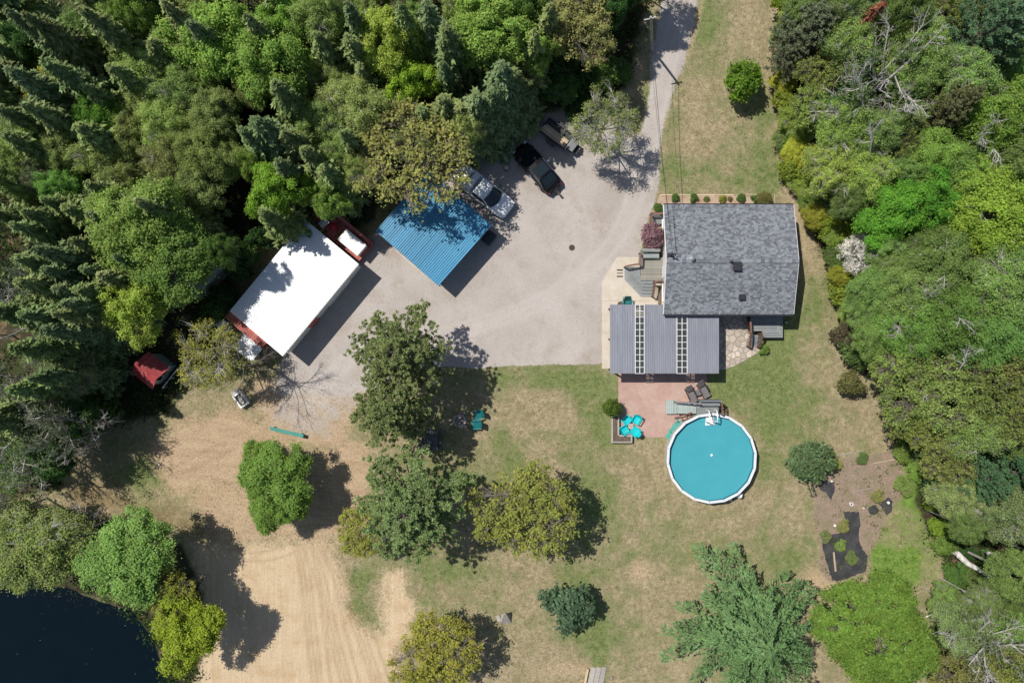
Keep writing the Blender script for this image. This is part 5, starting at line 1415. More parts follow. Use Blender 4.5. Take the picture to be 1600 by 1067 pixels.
def broadleaf(R=3.0, H=8.0, ncl=110, lpc=150, leaf=0.15, clr=0.75, flat=0.75, shell=0.55, bark=None, lm=None, low=-0.25, gap=0.0, twig=False, limb=0.05, up=1.0, lobes=0):
    """crown of leaf clumps on limbs; returns (trunk mesh, crown mesh)"""
    Rz = R*flat; zc = H-Rz
    d = sphere_pts(ncl*3)
    d = d[d[:, 2] > low][:ncl]
    ph = np.arctan2(d[:, 1], d[:, 0])
    k = outline(ph) if lobes == 0 else outline(ph, 4)+lobes*np.cos(3*ph+rng.uniform(0, 6.28))*0.6+lobes*np.cos(5*ph+rng.uniform(0, 6.28))*0.5
    rad = (shell+(1-shell)*rng.random(len(d))**0.45)*k
    cc = d*np.array([R, R, Rz])*rad[:, None]*(1-0.5*clr/R)
    cc[:, 2] += zc
    cr = clr*rng.uniform(0.6, 1.25, len(cc))
    C, Nn, Sz = [], [], []
    for c, r in zip(cc, cr):
        q = sphere_pts(lpc); q = q[rng.random(lpc) > gap]
        rr = r*np.abs(rng.normal(0.62, 0.30, len(q)))
        p = c+q*rr[:, None]*np.array([1, 1, 0.72])
        C.append(p); Nn.append(q*0.7+np.array([0, 0, up])+rng.normal(size=(len(q), 3))*0.45); Sz.append(leaf*rng.uniform(0.6, 1.35, len(q)))
    C = np.concatenate(C); Nn = np.concatenate(Nn); Sz = np.concatenate(Sz)
    v, f = leaves(C, Nn, Sz)
    crown = mesh_tris('crown', v, f, lm or M_leaf)
    # limbs
    segs = [([(0,0,-0.1),(0.05,0.03,zc*0.45),(0.0,0.0,zc)], [limb*3.2, limb*2.6, limb*1.9])]
    nl = 7
    la = rng.uniform(0, 6.28)
    hubs = []
    for i in range(nl):
        a = la+i*6.283/nl+rng.uniform(-0.3, 0.3)
        z0 = zc*rng.uniform(0.5, 0.85)
        hub = np.array([math.cos(a)*R*0.45, math.sin(a)*R*0.45, zc+Rz*rng.uniform(-0.1, 0.45)])
        segs.append(([(0,0,z0), tuple(hub*[0.5,0.5,1]*np.array([1,1,0.5])+np.array([0,0,z0*0.5])), tuple(hub)], [limb*1.6, limb*1.3, limb*0.8])); hubs.append(hub)
    hubs.append(np.array([0, 0, zc+Rz*0.4])); segs.append(([(0,0,zc),(0.1,0,zc+Rz*0.4)], [limb*1.8, limb]))
    hubs = np.array(hubs)
    for c in cc:
        j = np.argmin(((hubs-c)**2).sum(1)); h = hubs[j]; mid = (h+c)/2+rng.normal(size=3)*0.12
        segs.append(([tuple(h), tuple(mid), tuple(c)], [limb*0.7, limb*0.45, limb*0.2]))
        if twig:
            for _ in range(5):
                e = c+sphere_pts(1)[0]*clr*0.9*np.array([1, 1, 0.8]); segs.append(([tuple(mid), tuple((mid+e)/2+rng.normal(size=3)*0.06), tuple(e)], [limb*0.35, limb*0.25, limb*0.12]))
    return branches_mesh('trunk', segs, bark or M_bark), crown

def spruce(R=1.8, H=11.0, dens=1.0, nm=1.0, spread=0.30, lift=-0.30, nbx=1.0, lf=1.25, low=0.10):
    C, Nn, Sz, Ax = [], [], [], []
    nw = int(34*dens)
    for i in range(nw):
        t = (i+rng.uniform(-0.3, 0.3))/nw        # 0 bottom, 1 top
        z = H*(low+(1-low)*t); r = R*(1-t)**0.8*rng.uniform(0.7, 1.2)+0.08
        nb = int((6+7*(1-t))*nbx); a0 = rng.uniform(0, 6.28)
        for b in range(nb):
            a = a0+b*6.283/nb+rng.uniform(-0.25, 0.25); rb = r*rng.uniform(0.6, 1.3)
            n = int((9+18*rb/R)*nm)
            u = rng.random(n)**0.7
            side = rng.uniform(-1, 1, n)*spread*rb*(1-u*0.75)
            x = u*rb; dz = lift*x*(0.6+0.6*u)+0.10*u*u*rb
            p = np.stack([x*math.cos(a)-side*math.sin(a), x*math.sin(a)+side*math.cos(a), z+dz+rng.normal(size=n)*0.04-np.abs(side)*0.25], 1)
            C.append(p)
            ax = np.stack([np.full(n, math.cos(a))-np.sign(side)*math.sin(a)*0.7, np.full(n, math.sin(a))+np.sign(side)*math.cos(a)*0.7, np.full(n, -0.25)], 1)
            Ax.append(ax+rng.normal(size=(n, 3))*0.2)
            Nn.append(np.array([math.cos(a)*0.5, math.sin(a)*0.5, 0.9])+rng.normal(size=(n, 3))*0.35)
            Sz.append((0.14+0.12*rng.random(n))*(0.7+0.3*rb/R))
    C = np.concatenate(C); v, f = leaves(C, np.concatenate(Nn), np.concatenate(Sz)*lf, 0.34, np.concatenate(Ax))
    crown = mesh_tris('crown', v, f, M_needle)
    segs = [([(0,0,-0.1),(0,0,H*0.5),(0,0,H*0.99)], [0.17, 0.1, 0.02])]
    return branches_mesh('trunk', segs, M_bark, 6), crown

def pine(R=3.6, H=9.5, nb=58, tuft=15, needle=0.2, droop=0.0, star=False, zlow=0.35):
    C, Nn, Sz, Ax = [], [], [], []
    segs = [([(0,0,-0.1),(0.1,0,H*0.5),(0,0,H*0.97)], [0.22, 0.15, 0.04])]
    for i in range(nb):
        t = (i+0.5)/nb
        z = H*(zlow+(0.95-zlow)*t); L_ = R*(1-t**1.7*0.86)*rng.uniform(0.72, 1.1)
        a = i*2.39996+rng.uniform(-0.25, 0.25)
        d = np.array([math.cos(a), math.sin(a), 0.0])
        rise = rng.uniform(0.10, 0.34)+0.35*t
        tip = np.array([0, 0, z])+d*L_+np.array([0, 0, L_*rise])
        mid = np.array([0, 0, z])+d*L_*0.5+np.array([0, 0, L_*rise*0.35])
        segs.append(([(0,0,z), tuple(mid), tuple(tip)], [0.05, 0.035, 0.012]))
        nt = int(6+20*L_/R) if not star else int(8+30*L_/R)
        for k in range(nt):
            u = 1-0.68*rng.random()**1.3
            w = (rng.uniform(-1, 1))*((0.22 if star else 0.28)*L_*(1.15-u)+0.09)
            base = np.array([0, 0, z])+d*L_*u+np.array([0, 0, L_*rise*(u**1.6)])+np.array([-d[1], d[0], 0])*w+rng.normal(size=3)*0.10
            n = tuft
            q = sphere_pts(n); q[:, 2] = np.abs(q[:, 2])*0.8+0.15; q += d*0.5
            q = unit(q)
            C.append(base+q*needle*(0.5+0.8*rng.random((n, 1)))); Ax.append(q); Nn.append(np.cross(q, sphere_pts(n))+np.array([0, 0, 0.5])); Sz.append(needle*rng.uniform(0.7, 1.2, n))
    v, f = leaves(np.concatenate(C), np.concatenate(Nn), np.concatenate(Sz), 0.27, np.concatenate(Ax))
    return branches_mesh('trunk', segs, M_bark, 4), mesh_tris('crown', v, f, M_needle)

def bare(R=2.6, H=7.5, m=None, nlimb=9, leafy=0, kr=1.0):
    segs = [([(0,0,-0.1),(0.12,0.05,H*0.4),(0.05,0.1,H*0.72)], [0.13, 0.10, 0.06])]
    tw = []; C = []
    for i in range(nlimb):
        a = i*2.4+rng.uniform(-0.3, 0.3); z = H*rng.uniform(0.35, 0.72)
        L_ = R*rng.uniform(0.65, 1.1)
        p0 = np.array([0.05, 0.05, z]); dirv = np.array([math.cos(a), math.sin(a), rng.uniform(0.35, 0.9)])
        p1 = p0+dirv*L_*0.5+rng.normal(size=3)*0.12; p2 = p0+dirv*L_+rng.normal(size=3)*0.25
        segs.append(([tuple(p0), tuple(p1), tuple(p2)], [0.06*kr, 0.045*kr, 0.02*kr]))
        for j in range(9):
            u = rng.uniform(0.3, 1.0); b = p0*(1-u)+p2*u if u > 0.5 else p0*(1-u*2)+p1*(u*2) if u < 0.5 else p1
            d2 = unit(dirv+rng.normal(size=3)*0.6); l2 = L_*rng.uniform(0.2, 0.5)
            e = b+d2*l2; m_ = (b+e)/2+rng.normal(size=3)*0.07
            tw.append(([tuple(b), tuple(m_), tuple(e)], [0.026*kr, 0.02*kr, 0.008*kr]))
            for k in range(6):
                u = rng.uniform(0.3, 1.0); b2 = b*(1-u)+e*u
                e2 = b2+unit(d2+rng.normal(size=3)*0.8)*l2*rng.uniform(0.3, 0.6)
                tw.append(([tuple(b2), tuple((b2+e2)/2+rng.normal(size=3)*0.03), tuple(e2)], [0.013*kr, 0.011*kr, 0.005*kr])); C.append(e2)
    crown = branches_mesh('twigs', tw, m or M_palebark, 3)
    if leafy:
        C = np.repeat(np.array(C), leafy, 0); C = C+rng.normal(size=C.shape)*0.22
        v, f = leaves(C, sphere_pts(len(C))+np.array([0, 0, 0.6]), 0.10*rng.uniform(0.6, 1.3, len(C)))
        return branches_mesh('trunk', segs, m or M_palebark, 5), crown, mesh_tris('crown', v, f, M_leaf)
    return branches_mesh('trunk', segs, m or M_palebark, 5), crown

KIND = {}
KIND['maple'] = [broadleaf(3.0, 8.0, 120, 330, 0.088, 0.60, shell=0.45, lobes=0.16) for _ in range(4)]
KIND['birch'] = [broadleaf(3.0, 8.5, 210, 205, 0.072, 0.55, flat=0.8, shell=0.45, bark=M_palebark, up=0.9) for _ in range(3)]
KIND['oak'] = [broadleaf(3.0, 8.0, 240, 46, 0.088, 0.42, flat=0.7, shell=0.35, gap=0.1, twig=True, limb=0.042, low=-0.2, up=0.9) for _ in range(2)]
KIND['haze'] = [broadleaf(3.0, 8.0, 220, 160, 0.068, 0.55, flat=0.75, shell=0.3, gap=0.1, twig=True, bark=M_palebark, limb=0.04, low=-0.3, up=0.8) for _ in range(2)]
KIND['spruce'] = [spruce(1.8, 11.0) for _ in range(3)]
KIND['pine'] = [pine(3.6, 9.5, 84, 26, 0.115) for _ in range(2)]
KIND['whitepine'] = [pine(4.6, 10.0, 115, 26, 0.105, star=True, zlow=0.15), pine(4.2, 11.0, 105, 26, 0.105, star=True, zlow=0.2)]
KIND['bare'] = [bare() for _ in range(2)]
KIND['thin'] = [bare(2.7, 7.5, None, 11, 5) for _ in range(2)]
KIND['lime'] = [broadleaf(3.0, 8.0, 330, 170, 0.08, 0.42, flat=0.8, shell=0.72, limb=0.03, low=0.0, up=0.6)]
KIND['plume'] = [spruce(4.6, 9.0, 0.5, 9.0, 0.22, 0.10, 1.0, 0.62, 0.2)]
KIND['wisp'] = [bare(2.6, 7.5, M_bark, 12, 0, 0.5)]
KIND['lace'] = [broadleaf(3.0, 8.0, 190, 40, 0.082, 0.44, flat=0.62, shell=0.4, gap=0.1, twig=True, limb=0.04, low=-0.05, up=0.9)]
KIND['veil'] = [broadleaf(3.0, 7.0, 150, 45, 0.07, 0.5, flat=0.62, shell=0.35, gap=0.1, twig=True, bark=M_palebark, limb=0.045, low=-0.1, up=0.8)]
KIND['bush'] = [broadleaf(1.2, 1.9, 42, 110, 0.10, 0.42, flat=0.75, shell=0.5, limb=0.018, low=-0.1) for _ in range(3)]
BASE = {'maple': (3.0, 8.0), 'birch': (3.0, 8.5), 'oak': (3.0, 8.0), 'haze': (3.0, 8.0), 'spruce': (1.8, 11.0), 'pine': (3.6, 9.5), 'whitepine': (4.6, 10.0), 'bare': (2.6, 7.5), 'thin': (2.7, 7.5), 'bush': (1.2, 1.9), 'veil': (3.0, 7.0), 'lime': (3.0, 8.0), 'lace': (3.0, 8.0), 'plume': (4.6, 9.0), 'wisp': (2.6, 7.5)}
CZ = {'maple': 0.78, 'birch': 0.76, 'oak': 0.78, 'haze': 0.76, 'spruce': 1.0, 'pine': 0.72, 'whitepine': 0.62, 'bare': 0.7, 'thin': 0.7, 'bush': 0.6, 'veil': 0.75, 'lime': 0.78, 'lace': 0.78, 'plume': 0.45, 'wisp': 0.7}

LIME = (0.225, 0.290, 0.050); BRIGHT = (0.165, 0.250, 0.050); GREEN = (0.090, 0.165, 0.035); SAGE = (0.155, 0.200, 0.062); OLIVE = (0.205, 0.220, 0.060)
YELLOW = (0.235, 0.250, 0.050); DARK = (0.030, 0.065, 0.028); PINE = (0.090, 0.118, 0.052); SPR = (0.066, 0.086, 0.031); BLUEG = (0.060, 0.125, 0.075); DEEP = (0.045, 0.10, 0.025)
RUST = (0.085, 0.032, 0.018); MID = (0.125, 0.185, 0.052); BRONZE = (0.17, 0.165, 0.055); GREYG = (0.11, 0.135, 0.07)

trees = []          # (kind, px, py, radius in photo px, height m, colour, label)
def T(kind, px, py, r, h, col, label=None): trees.append((kind, px, py, r, h, col, label))
# --- trees with names of their own
T('maple', 432, 748, 58, 5.5, (0.125,0.205,0.04), 'dark shadowed bright green maple standing alone on the bare dirt'); T('maple', 410, 722, 34, 4.5, (0.135,0.215,0.04), 'small bright crown at the upper left of the lone dirt maple'); T('maple', 425, 792, 42, 5.0, (0.13,0.21,0.04), 'lower green maple crown on the dirt joined to the lone maple')
T('pine', 622, 550, 84, 10.5, (0.100,0.122,0.046), 'upper grey green pine of the three beside the gravel'); T('pine', 610, 643, 70, 10.0, (0.098,0.122,0.046), 'middle grey green pine of the three, beside the picnic table'); T('pine', 640, 795, 98, 10.5, (0.092, 0.128, 0.048), 'lowest and widest pine of the three beside the olive tree')
T('oak', 820, 800, 86, 7.0, (0.195, 0.215, 0.048), 'round olive leaved tree on the lawn right of the lowest pine'); T('oak', 565, 828, 44, 5.0, YELLOW, 'small yellow green tree at the lower left of the lowest pine')
T('oak', 680, 1022, 72, 5.5, (0.235, 0.235, 0.04), 'yellow and bronze leaved tree at the lower edge beside the sand')
T('spruce', 888, 940, 42, 4.2, BLUEG, 'small blue green spruce alone on the lower lawn'); trees.pop()
T('veil', 326, 553, 60, 6.5, (0.22, 0.225, 0.04), 'sparse yellow green tree covering the lean-to of the white shed')
T('maple', 205, 482, 52, 9.0, LIME, 'lime green maple left of the small grey shed')
T('birch', 215, 350, 78, 10.5, (0.150, 0.215, 0.048), 'huge pale green birch left above the small grey shed'); T('birch', 265, 405, 70, 9.0, (0.11, 0.175, 0.038), 'shade-darkened green birch covering the small grey shed')  # second crown's leaf colour is lowered for the shadow it sits in
T('birch', 200, 872, 76, 7.5, (0.145, 0.235, 0.06), 'round fresh green tree overhanging the pond edge beside the sand')
T('maple', 290, 985, 58, 6.5, (0.20, 0.255, 0.025), 'yellow lime maple at the pond edge beside the sand'); T('oak', 262, 932, 48, 6.0, (0.19, 0.21, 0.04), 'olive tree between the round green tree and the yellow lime maple')
T('haze', 55, 855, 78, 7.5, (0.125, 0.158, 0.045), 'pale olive sparse tree overhanging the pond on the left')
T('lace', 640, 245, 98, 8.5, (0.215, 0.220, 0.062), 'large yellow olive oak spreading over the blue carport')
T('oak', 908, 42, 62, 9.0, (0.22, 0.225, 0.075), 'pale yellow oak beside the top of the driveway')
T('veil', 946, 192, 58, 6.5, (0.155, 0.19, 0.055), 'thin leaved pale tree with white branches above the gravel yard')
T('bush', 905, 168, 24, 1.9, DEEP, 'dark green shrub left of the thin leaved pale tree')
T('bush', 1160, 124, 30, 3.6, (0.13, 0.235, 0.025), 'small round green tree alone on the upper right lawn')
T('plume', 1175, 990, 120, 8.0, (0.076, 0.132, 0.050), 'large blue green white pine at the lower lawn edge')
T('lime', 1369, 988, 92, 6.5, (0.110, 0.180, 0.030), 'bright lime dense tree right of the large white pine')
T('whitepine', 1540, 55, 82, 12.0, (0.085, 0.145, 0.075), 'large deep green white pine near the top right corner')
T('whitepine', 1470, 175, 48, 10.0, (0.15, 0.155, 0.07), 'sandy green pine among the right hand birches')
T('bush', 1330, 418, 26, 3.0, MID, 'green bush just below the white blossoming shrub'); T('veil', 1340, 398, 34, 5.0, (0.55, 0.53, 0.49), 'white blossoming shrub at the right lawn edge beside the house'); 
T('spruce', 1386, 2, 22, 10.0, RUST, 'rust red dead conifer at the top of the right hand woods')
T('bush', 1021, 369, 19, 2.2, (0.27, 0.16, 0.185), 'pink flowering lilac between the side deck and front porch')
T('bush', 957, 636, 15, 1.9, (0.10, 0.16, 0.025), 'leafy green bush at the upper end of the L shaped planter')
T('bush', 888, 946, 40, 3.4, (0.10, 0.165, 0.09), 'dense blue green conifer bush alone on the lower lawn')
T('bush', 1268, 722, 33, 2.8, (0.12, 0.185, 0.08), 'fern green shrub at the upper left corner of the garden patch')
for x, y, r, c, l in [(1055.5,309,6.5,GREEN,'leftmost dark green clump in the flower bed'), (1084,309.5,7,GREEN,'round green clump second from the left in the flower bed'), (1129,311,6,YELLOW,'yellow flowering clump in the middle of the flower bed'), (1158.5,309.5,7,GREEN,'green clump right of the yellow one in the flower bed'), (1180,310,6.5,GREEN,'green clump beside the bronze shrub in the flower bed'), (1194,310,11,BRONZE,'largest bronze green shrub at the right end of the flower bed'), (1029,325,8,GREEN,'neat green ball shrub at the upper left house corner'), (1011,387,9,(0.20,0.22,0.05),'pale green low plant below the lilac'), (1104,311,4.5,SAGE,'small grey green tuft left of the yellow clump'), (1141,311,4,BRONZE,'small brown tuft right of the yellow clump'), (1193,545,9,BRIGHT,'bright green plant beside the back deck steps')]:
    T('bush', x, y, r, r*0.075, c, l)
for x, y, r, c, l in [(1314,852,9,BRIGHT,'leafy plant at the top of the pale stake'), (1331,872,10,MID,'largest leafy plant on the black garden fabric'), (1318,822,10,OLIVE,'olive plant left of the widest black fabric'), (1348,716,9,GREEN,'green plant under the upper garden board'), (1308,725,9,YELLOW,'yellow green plant beside the garden edge shrub'), (1414,758,15,BRIGHT,'broad leaved bright plant right of the garden patch'), (1372,775,10,OLIVE,'olive clump in the right middle of the garden patch'), (1290,838,9,SAGE,'greyish plant at the left edge of the black fabric')]:
    T('oak', x, y, r*1.15, r*0.06, c, l)
T('wisp', 380, 574, 48, 7.6, OLIVE, 'nearly leafless twiggy tree between the lean-to and the water tub')
T('maple', 346, 392, 27, 8.5, GREEN)
# --- upper left woods: broadleaf
for a in [('maple',330,62,64,10,BRIGHT),('maple',205,22,34,9,BRIGHT),('maple',420,95,62,10,BRIGHT),('maple',445,25,44,9,BRIGHT),('oak',82,135,40,8,(0.25,0.25,0.045)),('birch',155,178,42,8,(0.10,0.20,0.03)),
          ('birch',90,290,34,7,(0.105,0.20,0.045)),('maple',600,62,52,10,LIME),('maple',640,128,42,8,(0.17,0.27,0.03)),('maple',765,45,66,10,BRIGHT),('maple',820,20,34,9,GREEN),('maple',840,80,30,8,BRIGHT),('maple',430,295,46,8,(0.13,0.235,0.028)),('maple',512,312,30,7,BRIGHT),('maple',395,255,26,7,BRIGHT),
          ('haze',500,30,46,10,SAGE),('haze',562,165,52,9,SAGE),('oak',480,300,24,6,LIME),
          ('haze',220,110,46,8,SAGE),('haze',285,140,44,8,SAGE),('birch',335,178,42,8,SAGE),('haze',258,195,44,8,SAGE),('birch',318,238,46,8,SAGE),('haze',262,252,42,7.5,(0.15,0.18,0.06)),('haze',200,215,42,7.5,SAGE),('haze',358,250,34,7,SAGE),('birch',310,292,44,7,SAGE),('haze',150,235,42,7.5,SAGE),('haze',92,232,40,7.5,(0.145,0.18,0.06)),('haze',38,222,42,8,SAGE),('haze',15,262,40,8,SAGE),('haze',190,280,36,7,SAGE),('haze',120,60,40,8,MID),('maple',190,70,30,8,MID),('maple',45,60,36,8,DEEP),('bush',870,110,30,4,DEEP),('bush',850,132,28,3,DEEP),('birch',880,135,28,3.6,DEEP),('bush',940,120,24,2.0,BRIGHT),('bush',965,112,22,1.6,GREEN),('maple',985,-32,46,7,DEEP),('maple',955,5,32,8,DEEP),('oak',1032,-48,36,6.2,OLIVE),('bush',905,120,28,3.5,DEEP),('thin',650,205,40,9,SAGE)]: T(*a)
# --- upper left and left woods: conifers (pixel of the tip)
for px, py, r, h in [(490,50,34,11),(541,54,32,11),(622,2,34,12.5),(694,38,34,12),(424,128,33,11.5),(393,185,40,12),(372,200,34,11),(540,2,30,12),(30,18,36,13),(2,12,36,13),(60,92,32,12),(208,312,34,12),(12,350,32,11),(46,388,36,12.5),(30,330,30,11),(95,322,30,10.5),(132,333,30,10.5),(15,402,32,11.5),(62,420,30,11),(92,474,32,11.5),(78,490,30,11.5),(20,440,32,12),(122,418,28,10),(152,352,28,10),(112,452,30,10.5),(10,545,34,12),(40,592,32,11),
                     (405,330,28,9),(470,232,36,10.5),(440,205,34,11),(500,260,30,9),(430,250,32,10),(690,150,38,9),(715,165,36,8),(742,148,40,9.5),(768,140,38,9.5),(783,98,42,11.5),(800,112,38,8.5),(690,95,28,10),(665,0,30,12),(560,100,28,9),(290,30,32,12),(120,10,32,12.5),(165,100,28,10),(30,160,32,11.5),(5,105,34,12),(130,285,28,10),(60,310,28,10.5),(105,375,30,10.5),(150,430,28,10),(175,400,28,10),(25,490,30,11.5),(60,515,30,11),(5,610,32,11),(80,450,28,10.5),(380,20,28,12),(250,0,30,12.5),(860,5,28,11),(835,45,28,11)]:
    T('spruce', px, py, r, h, [SPR, (0.080, 0.098, 0.036), (0.056, 0.078, 0.032)][(px*7+py) % 3])
for a in [('thin',35,455,42,9,GREYG),('bare',28,500,50,9.5,GREYG),('bare',60,440,40,9,GREYG),('thin',40,640,58,9,GREYG),('bare',25,655,56,9,GREYG),('thin',85,665,46,8,GREYG),('thin',15,715,50,8.5,MID),('bare',20,745,44,8.5,GREYG),('bare',100,690,34,8,GREYG),('maple',80,715,34,6,DEEP),('maple',120,660,34,6,DEEP),('bush',150,640,34,4,DEEP),('bare',140,668,30,7,GREYG),('bare',120,835,36,6.5,GREYG),('thin',10,800,40,7,GREYG)]: T(*a)
# --- right hand woods
for a in [('pine',1268,40,58,8,(0.095,0.115,0.062)),('pine',1240,85,34,6,(0.09,0.105,0.06)),('oak',1285,110,38,6,(0.20,0.235,0.06)),('haze',1330,60,44,8,MID),('thin',1370,120,58,9.5,MID),('bare',1400,112,62,10,SAGE),('bare',1352,165,60,9.5,SAGE),('haze',1440,70,44,9,(0.14,0.20,0.05)),('haze',1430,115,46,9,MID),('birch',1560,185,62,10,(0.12,0.20,0.035)),('haze',1315,200,46,7.5,(0.14,0.20,0.05)),('oak',1270,170,40,6,(0.18,0.225,0.05)),('maple',1290,172,32,6,DEEP),('haze',1370,205,46,8,MID),('bare',1362,245,52,8.5,SAGE),('haze',1300,262,46,7,(0.18,0.22,0.05)),('haze',1350,275,48,7.5,(0.16,0.21,0.045)),('birch',1460,245,44,8,BRIGHT),('birch',1500,265,46,8,MID),('maple',1392,335,52,8,(0.085,0.205,0.025)),('maple',1445,312,48,8,(0.08,0.195,0.025)),('maple',1490,330,38,7.5,(0.075,0.185,0.025)),('birch',1565,335,72,10,(0.165,0.235,0.035)),('haze',1530,280,44,9,(0.15,0.215,0.04)),('birch',1590,250,44,10,MID),('haze',1418,462,54,8.5,MID),('birch',1470,420,58,9,MID),('haze',1352,490,32,6,(0.12,0.18,0.05)),('haze',1420,515,52,8.5,(0.11,0.19,0.04)),('birch',1370,520,40,6.5,MID),('birch',1485,500,58,9.5,(0.105,0.185,0.04)),('haze',1555,450,62,10,MID),('birch',1560,530,58,10,(0.10,0.175,0.045)),('birch',1590,420,44,10,MID),('oak',1420,595,66,7.5,(0.155,0.195,0.05)),('oak',1490,620,64,8.5,(0.165,0.20,0.055)),('oak',1550,600,60,9.5,(0.15,0.19,0.05)),('oak',1440,660,52,6.5,(0.17,0.20,0.05)),('oak',1590,560,46,10,OLIVE),('haze',1530,672,50,8.5,MID),('oak',1585,650,48,9.5,(0.155,0.19,0.05)),('whitepine',1528,748,56,8.5,(0.065,0.13,0.06)),('whitepine',1590,740,46,9.5,(0.06,0.12,0.055)),('haze',1500,775,44,6.5,(0.14,0.175,0.065)),('haze',1568,798,52,8,(0.13,0.17,0.06)),('haze',1577,985,44,6.5,(0.125,0.18,0.05)),('birch',1595,900,44,9,MID),('haze',1512,985,50,6.5,(0.125,0.17,0.06)),('thin',1560,1000,56,8.5,(0.13,0.165,0.06)),('bare',1540,1010,48,8,SAGE),('oak',1500,1045,46,6,OLIVE),('oak',1585,1050,50,8,(0.18,0.20,0.05)),('haze',1480,940,28,4.5,MID),('bush',1330,600,20,2.5,BRONZE),('bush',1345,545,30,3.2,MID),('bush',1322,525,22,2.6,(0.12,0.10,0.06)),('pine',1335,130,30,7,DARK),('haze',1510,120,46,10,MID),('birch',1420,20,36,10,MID),('haze',1340,10,40,9,(0.13,0.17,0.055)),('bare',1590,480,46,10.5,SAGE),('bare',1470,470,40,9.5,SAGE),('bare',1495,590,50,9,SAGE),('bare',1560,200,46,10.5,SAGE),('birch',1260,5,36,7,MID)]: T(*a)
edge = [(1224,10),(1240,28),(1228,50),(1222,128),(1226,158),(1230,185),(1228,212),(1236,235),(1242,262),(1252,288),(1262,312),(1272,335),(1284,352),(1300,372),(1308,402),(1312,430),(1322,455),(1330,490),(1248,220),(1260,245),(1275,270),(1256,198),(1290,310),(1305,335),(1320,360)]
for i, (x, y) in enumerate(edge):
    T(['bush', 'haze', 'oak', 'birch'][(i*5) % 4], x+random.uniform(-2, 6), y, random.uniform(15, 27), random.uniform(1.7, 3.6), [(0.20,0.25,0.035), (0.15,0.21,0.035), (0.105,0.17,0.03), (0.24,0.25,0.035)][i % 4])
for i, (x, y) in enumerate([(1435,735),(1455,755),(1462,785),(1415,705),(1440,715),(1470,820),(1478,850)]):
    T('bush', x, y, 18, 1.4, [BRIGHT, MID, (0.17,0.27,0.03)][i % 3])

for a in [(372,418,22,3.0,DEEP),(392,392,20,3.0,GREEN),(350,462,20,2.4,DEEP),(334,484,22,2.2,GREEN),(408,372,20,3.4,DEEP),(318,505,20,2.0,MID)]: T('bush', *a)
for a in [(1520,908,24,1.0,MID),(1496,898,22,1.0,GREEN),(1552,900,24,1.2,DEEP),(1545,880,20,0.9,GREEN),(1512,862,18,0.8,DEEP)]: T('bush', *a)
trees = [t if not (t[0] == 'bare' and t[1] > 1200) else (t[0], t[1], t[2], t[3]*1.05, t[4]+1.3, t[5], t[6]) for t in trees]
# --- fill what is left of the woods
LOOK = {'maple': 'maple', 'birch': 'birch', 'oak': 'oak', 'haze': 'sparse tree', 'veil': 'thin tree', 'spruce': 'pointed spruce', 'pine': 'pine', 'whitepine': 'white pine', 'bare': 'bare pale branched tree', 'thin': 'thin grey tree', 'bush': 'bush'}
def fill(poly, n, pick, rmin=26, rmax=42, tight=0.60):
    xs_ = [p[0] for p in poly]; ys_ = [p[1] for p in poly]
    made = 0
    for _ in range(n*60):
        if made >= n: break
        x, y = random.uniform(min(xs_), max(xs_)), random.uniform(min(ys_), max(ys_))
        if sdf(np.array([x]), np.array([y]), poly)[0] > -12: continue
        kind, h, col = pick(x, y); r = random.uniform(rmin, rmax)
        if any((x-t[1])**2+(y-t[2])**2 < (tight*(r+t[3]))**2 for t in trees): continue
        k = CZ[kind]*h/CAMH
        gx, gy = 800+(x-800)*(1-k), 533.5+(y-533.5)*(1-k)
        f_, d_, p_ = forest_at(gx, gy)
        if d_ > 0.2 or p_ > 0.2: continue
        kb = h*0.45/CAMH
        if min(abs(x-1525)/60, 9)**2+min(abs(y-880)/42, 9)**2 < 1 or math.hypot(x-1515, y-878) < r+12: continue
        if any(x0-r*0.9 < qx < x1+r*0.9 and y0-r*0.9 < qy < y1+r*0.9 for x0, y0, x1, y1 in ((208,545,272,612),(288,405,345,468),(345,340,590,560)) for qx, qy in ((gx, gy), (x, y), (800+(x-800)*(1-kb), 533.5+(y-533.5)*(1-kb)))): continue
        T(kind, x, y, r, h, col); made += 1
def pickL(x, y):
    r = random.random()
    if 130 < x < 400 and 90 < y < 310: return ('haze', random.uniform(6.5, 8), SAGE) if r < 0.75 else ('birch', 7, SAGE)
    if y > 300 or x < 120:
        return ('spruce', random.uniform(8, 10.5), SPR) if r < 0.45 else ('haze', 7, GREYG) if r < 0.88 else ('maple', 6.5, DEEP)
    return ('spruce', random.uniform(8, 11), SPR) if r < 0.22 else ('haze', 7.5, SAGE) if r < 0.75 else ('maple', 7.5, MID)
def pickR(x, y):
    r = random.random()
    return ('haze', 7, MID) if r < 0.45 else ('birch', 7, MID) if r < 0.75 else ('oak', 7, (0.16,0.20,0.05))
fill([(-70,-70),(1000,-70),(960,90),(850,150),(700,230),(560,290),(480,320),(380,360),(320,480),(240,560),(160,640),(60,740),(-70,760)], 75, pickL, tight=0.54)
fill([(1245,-70),(1670,-70),(1670,1135),(1500,1135),(1490,960),(1510,880),(1460,760),(1440,690),(1400,590),(1350,540),(1330,430),(1300,330),(1255,200)], 60, pickR, tight=0.54)

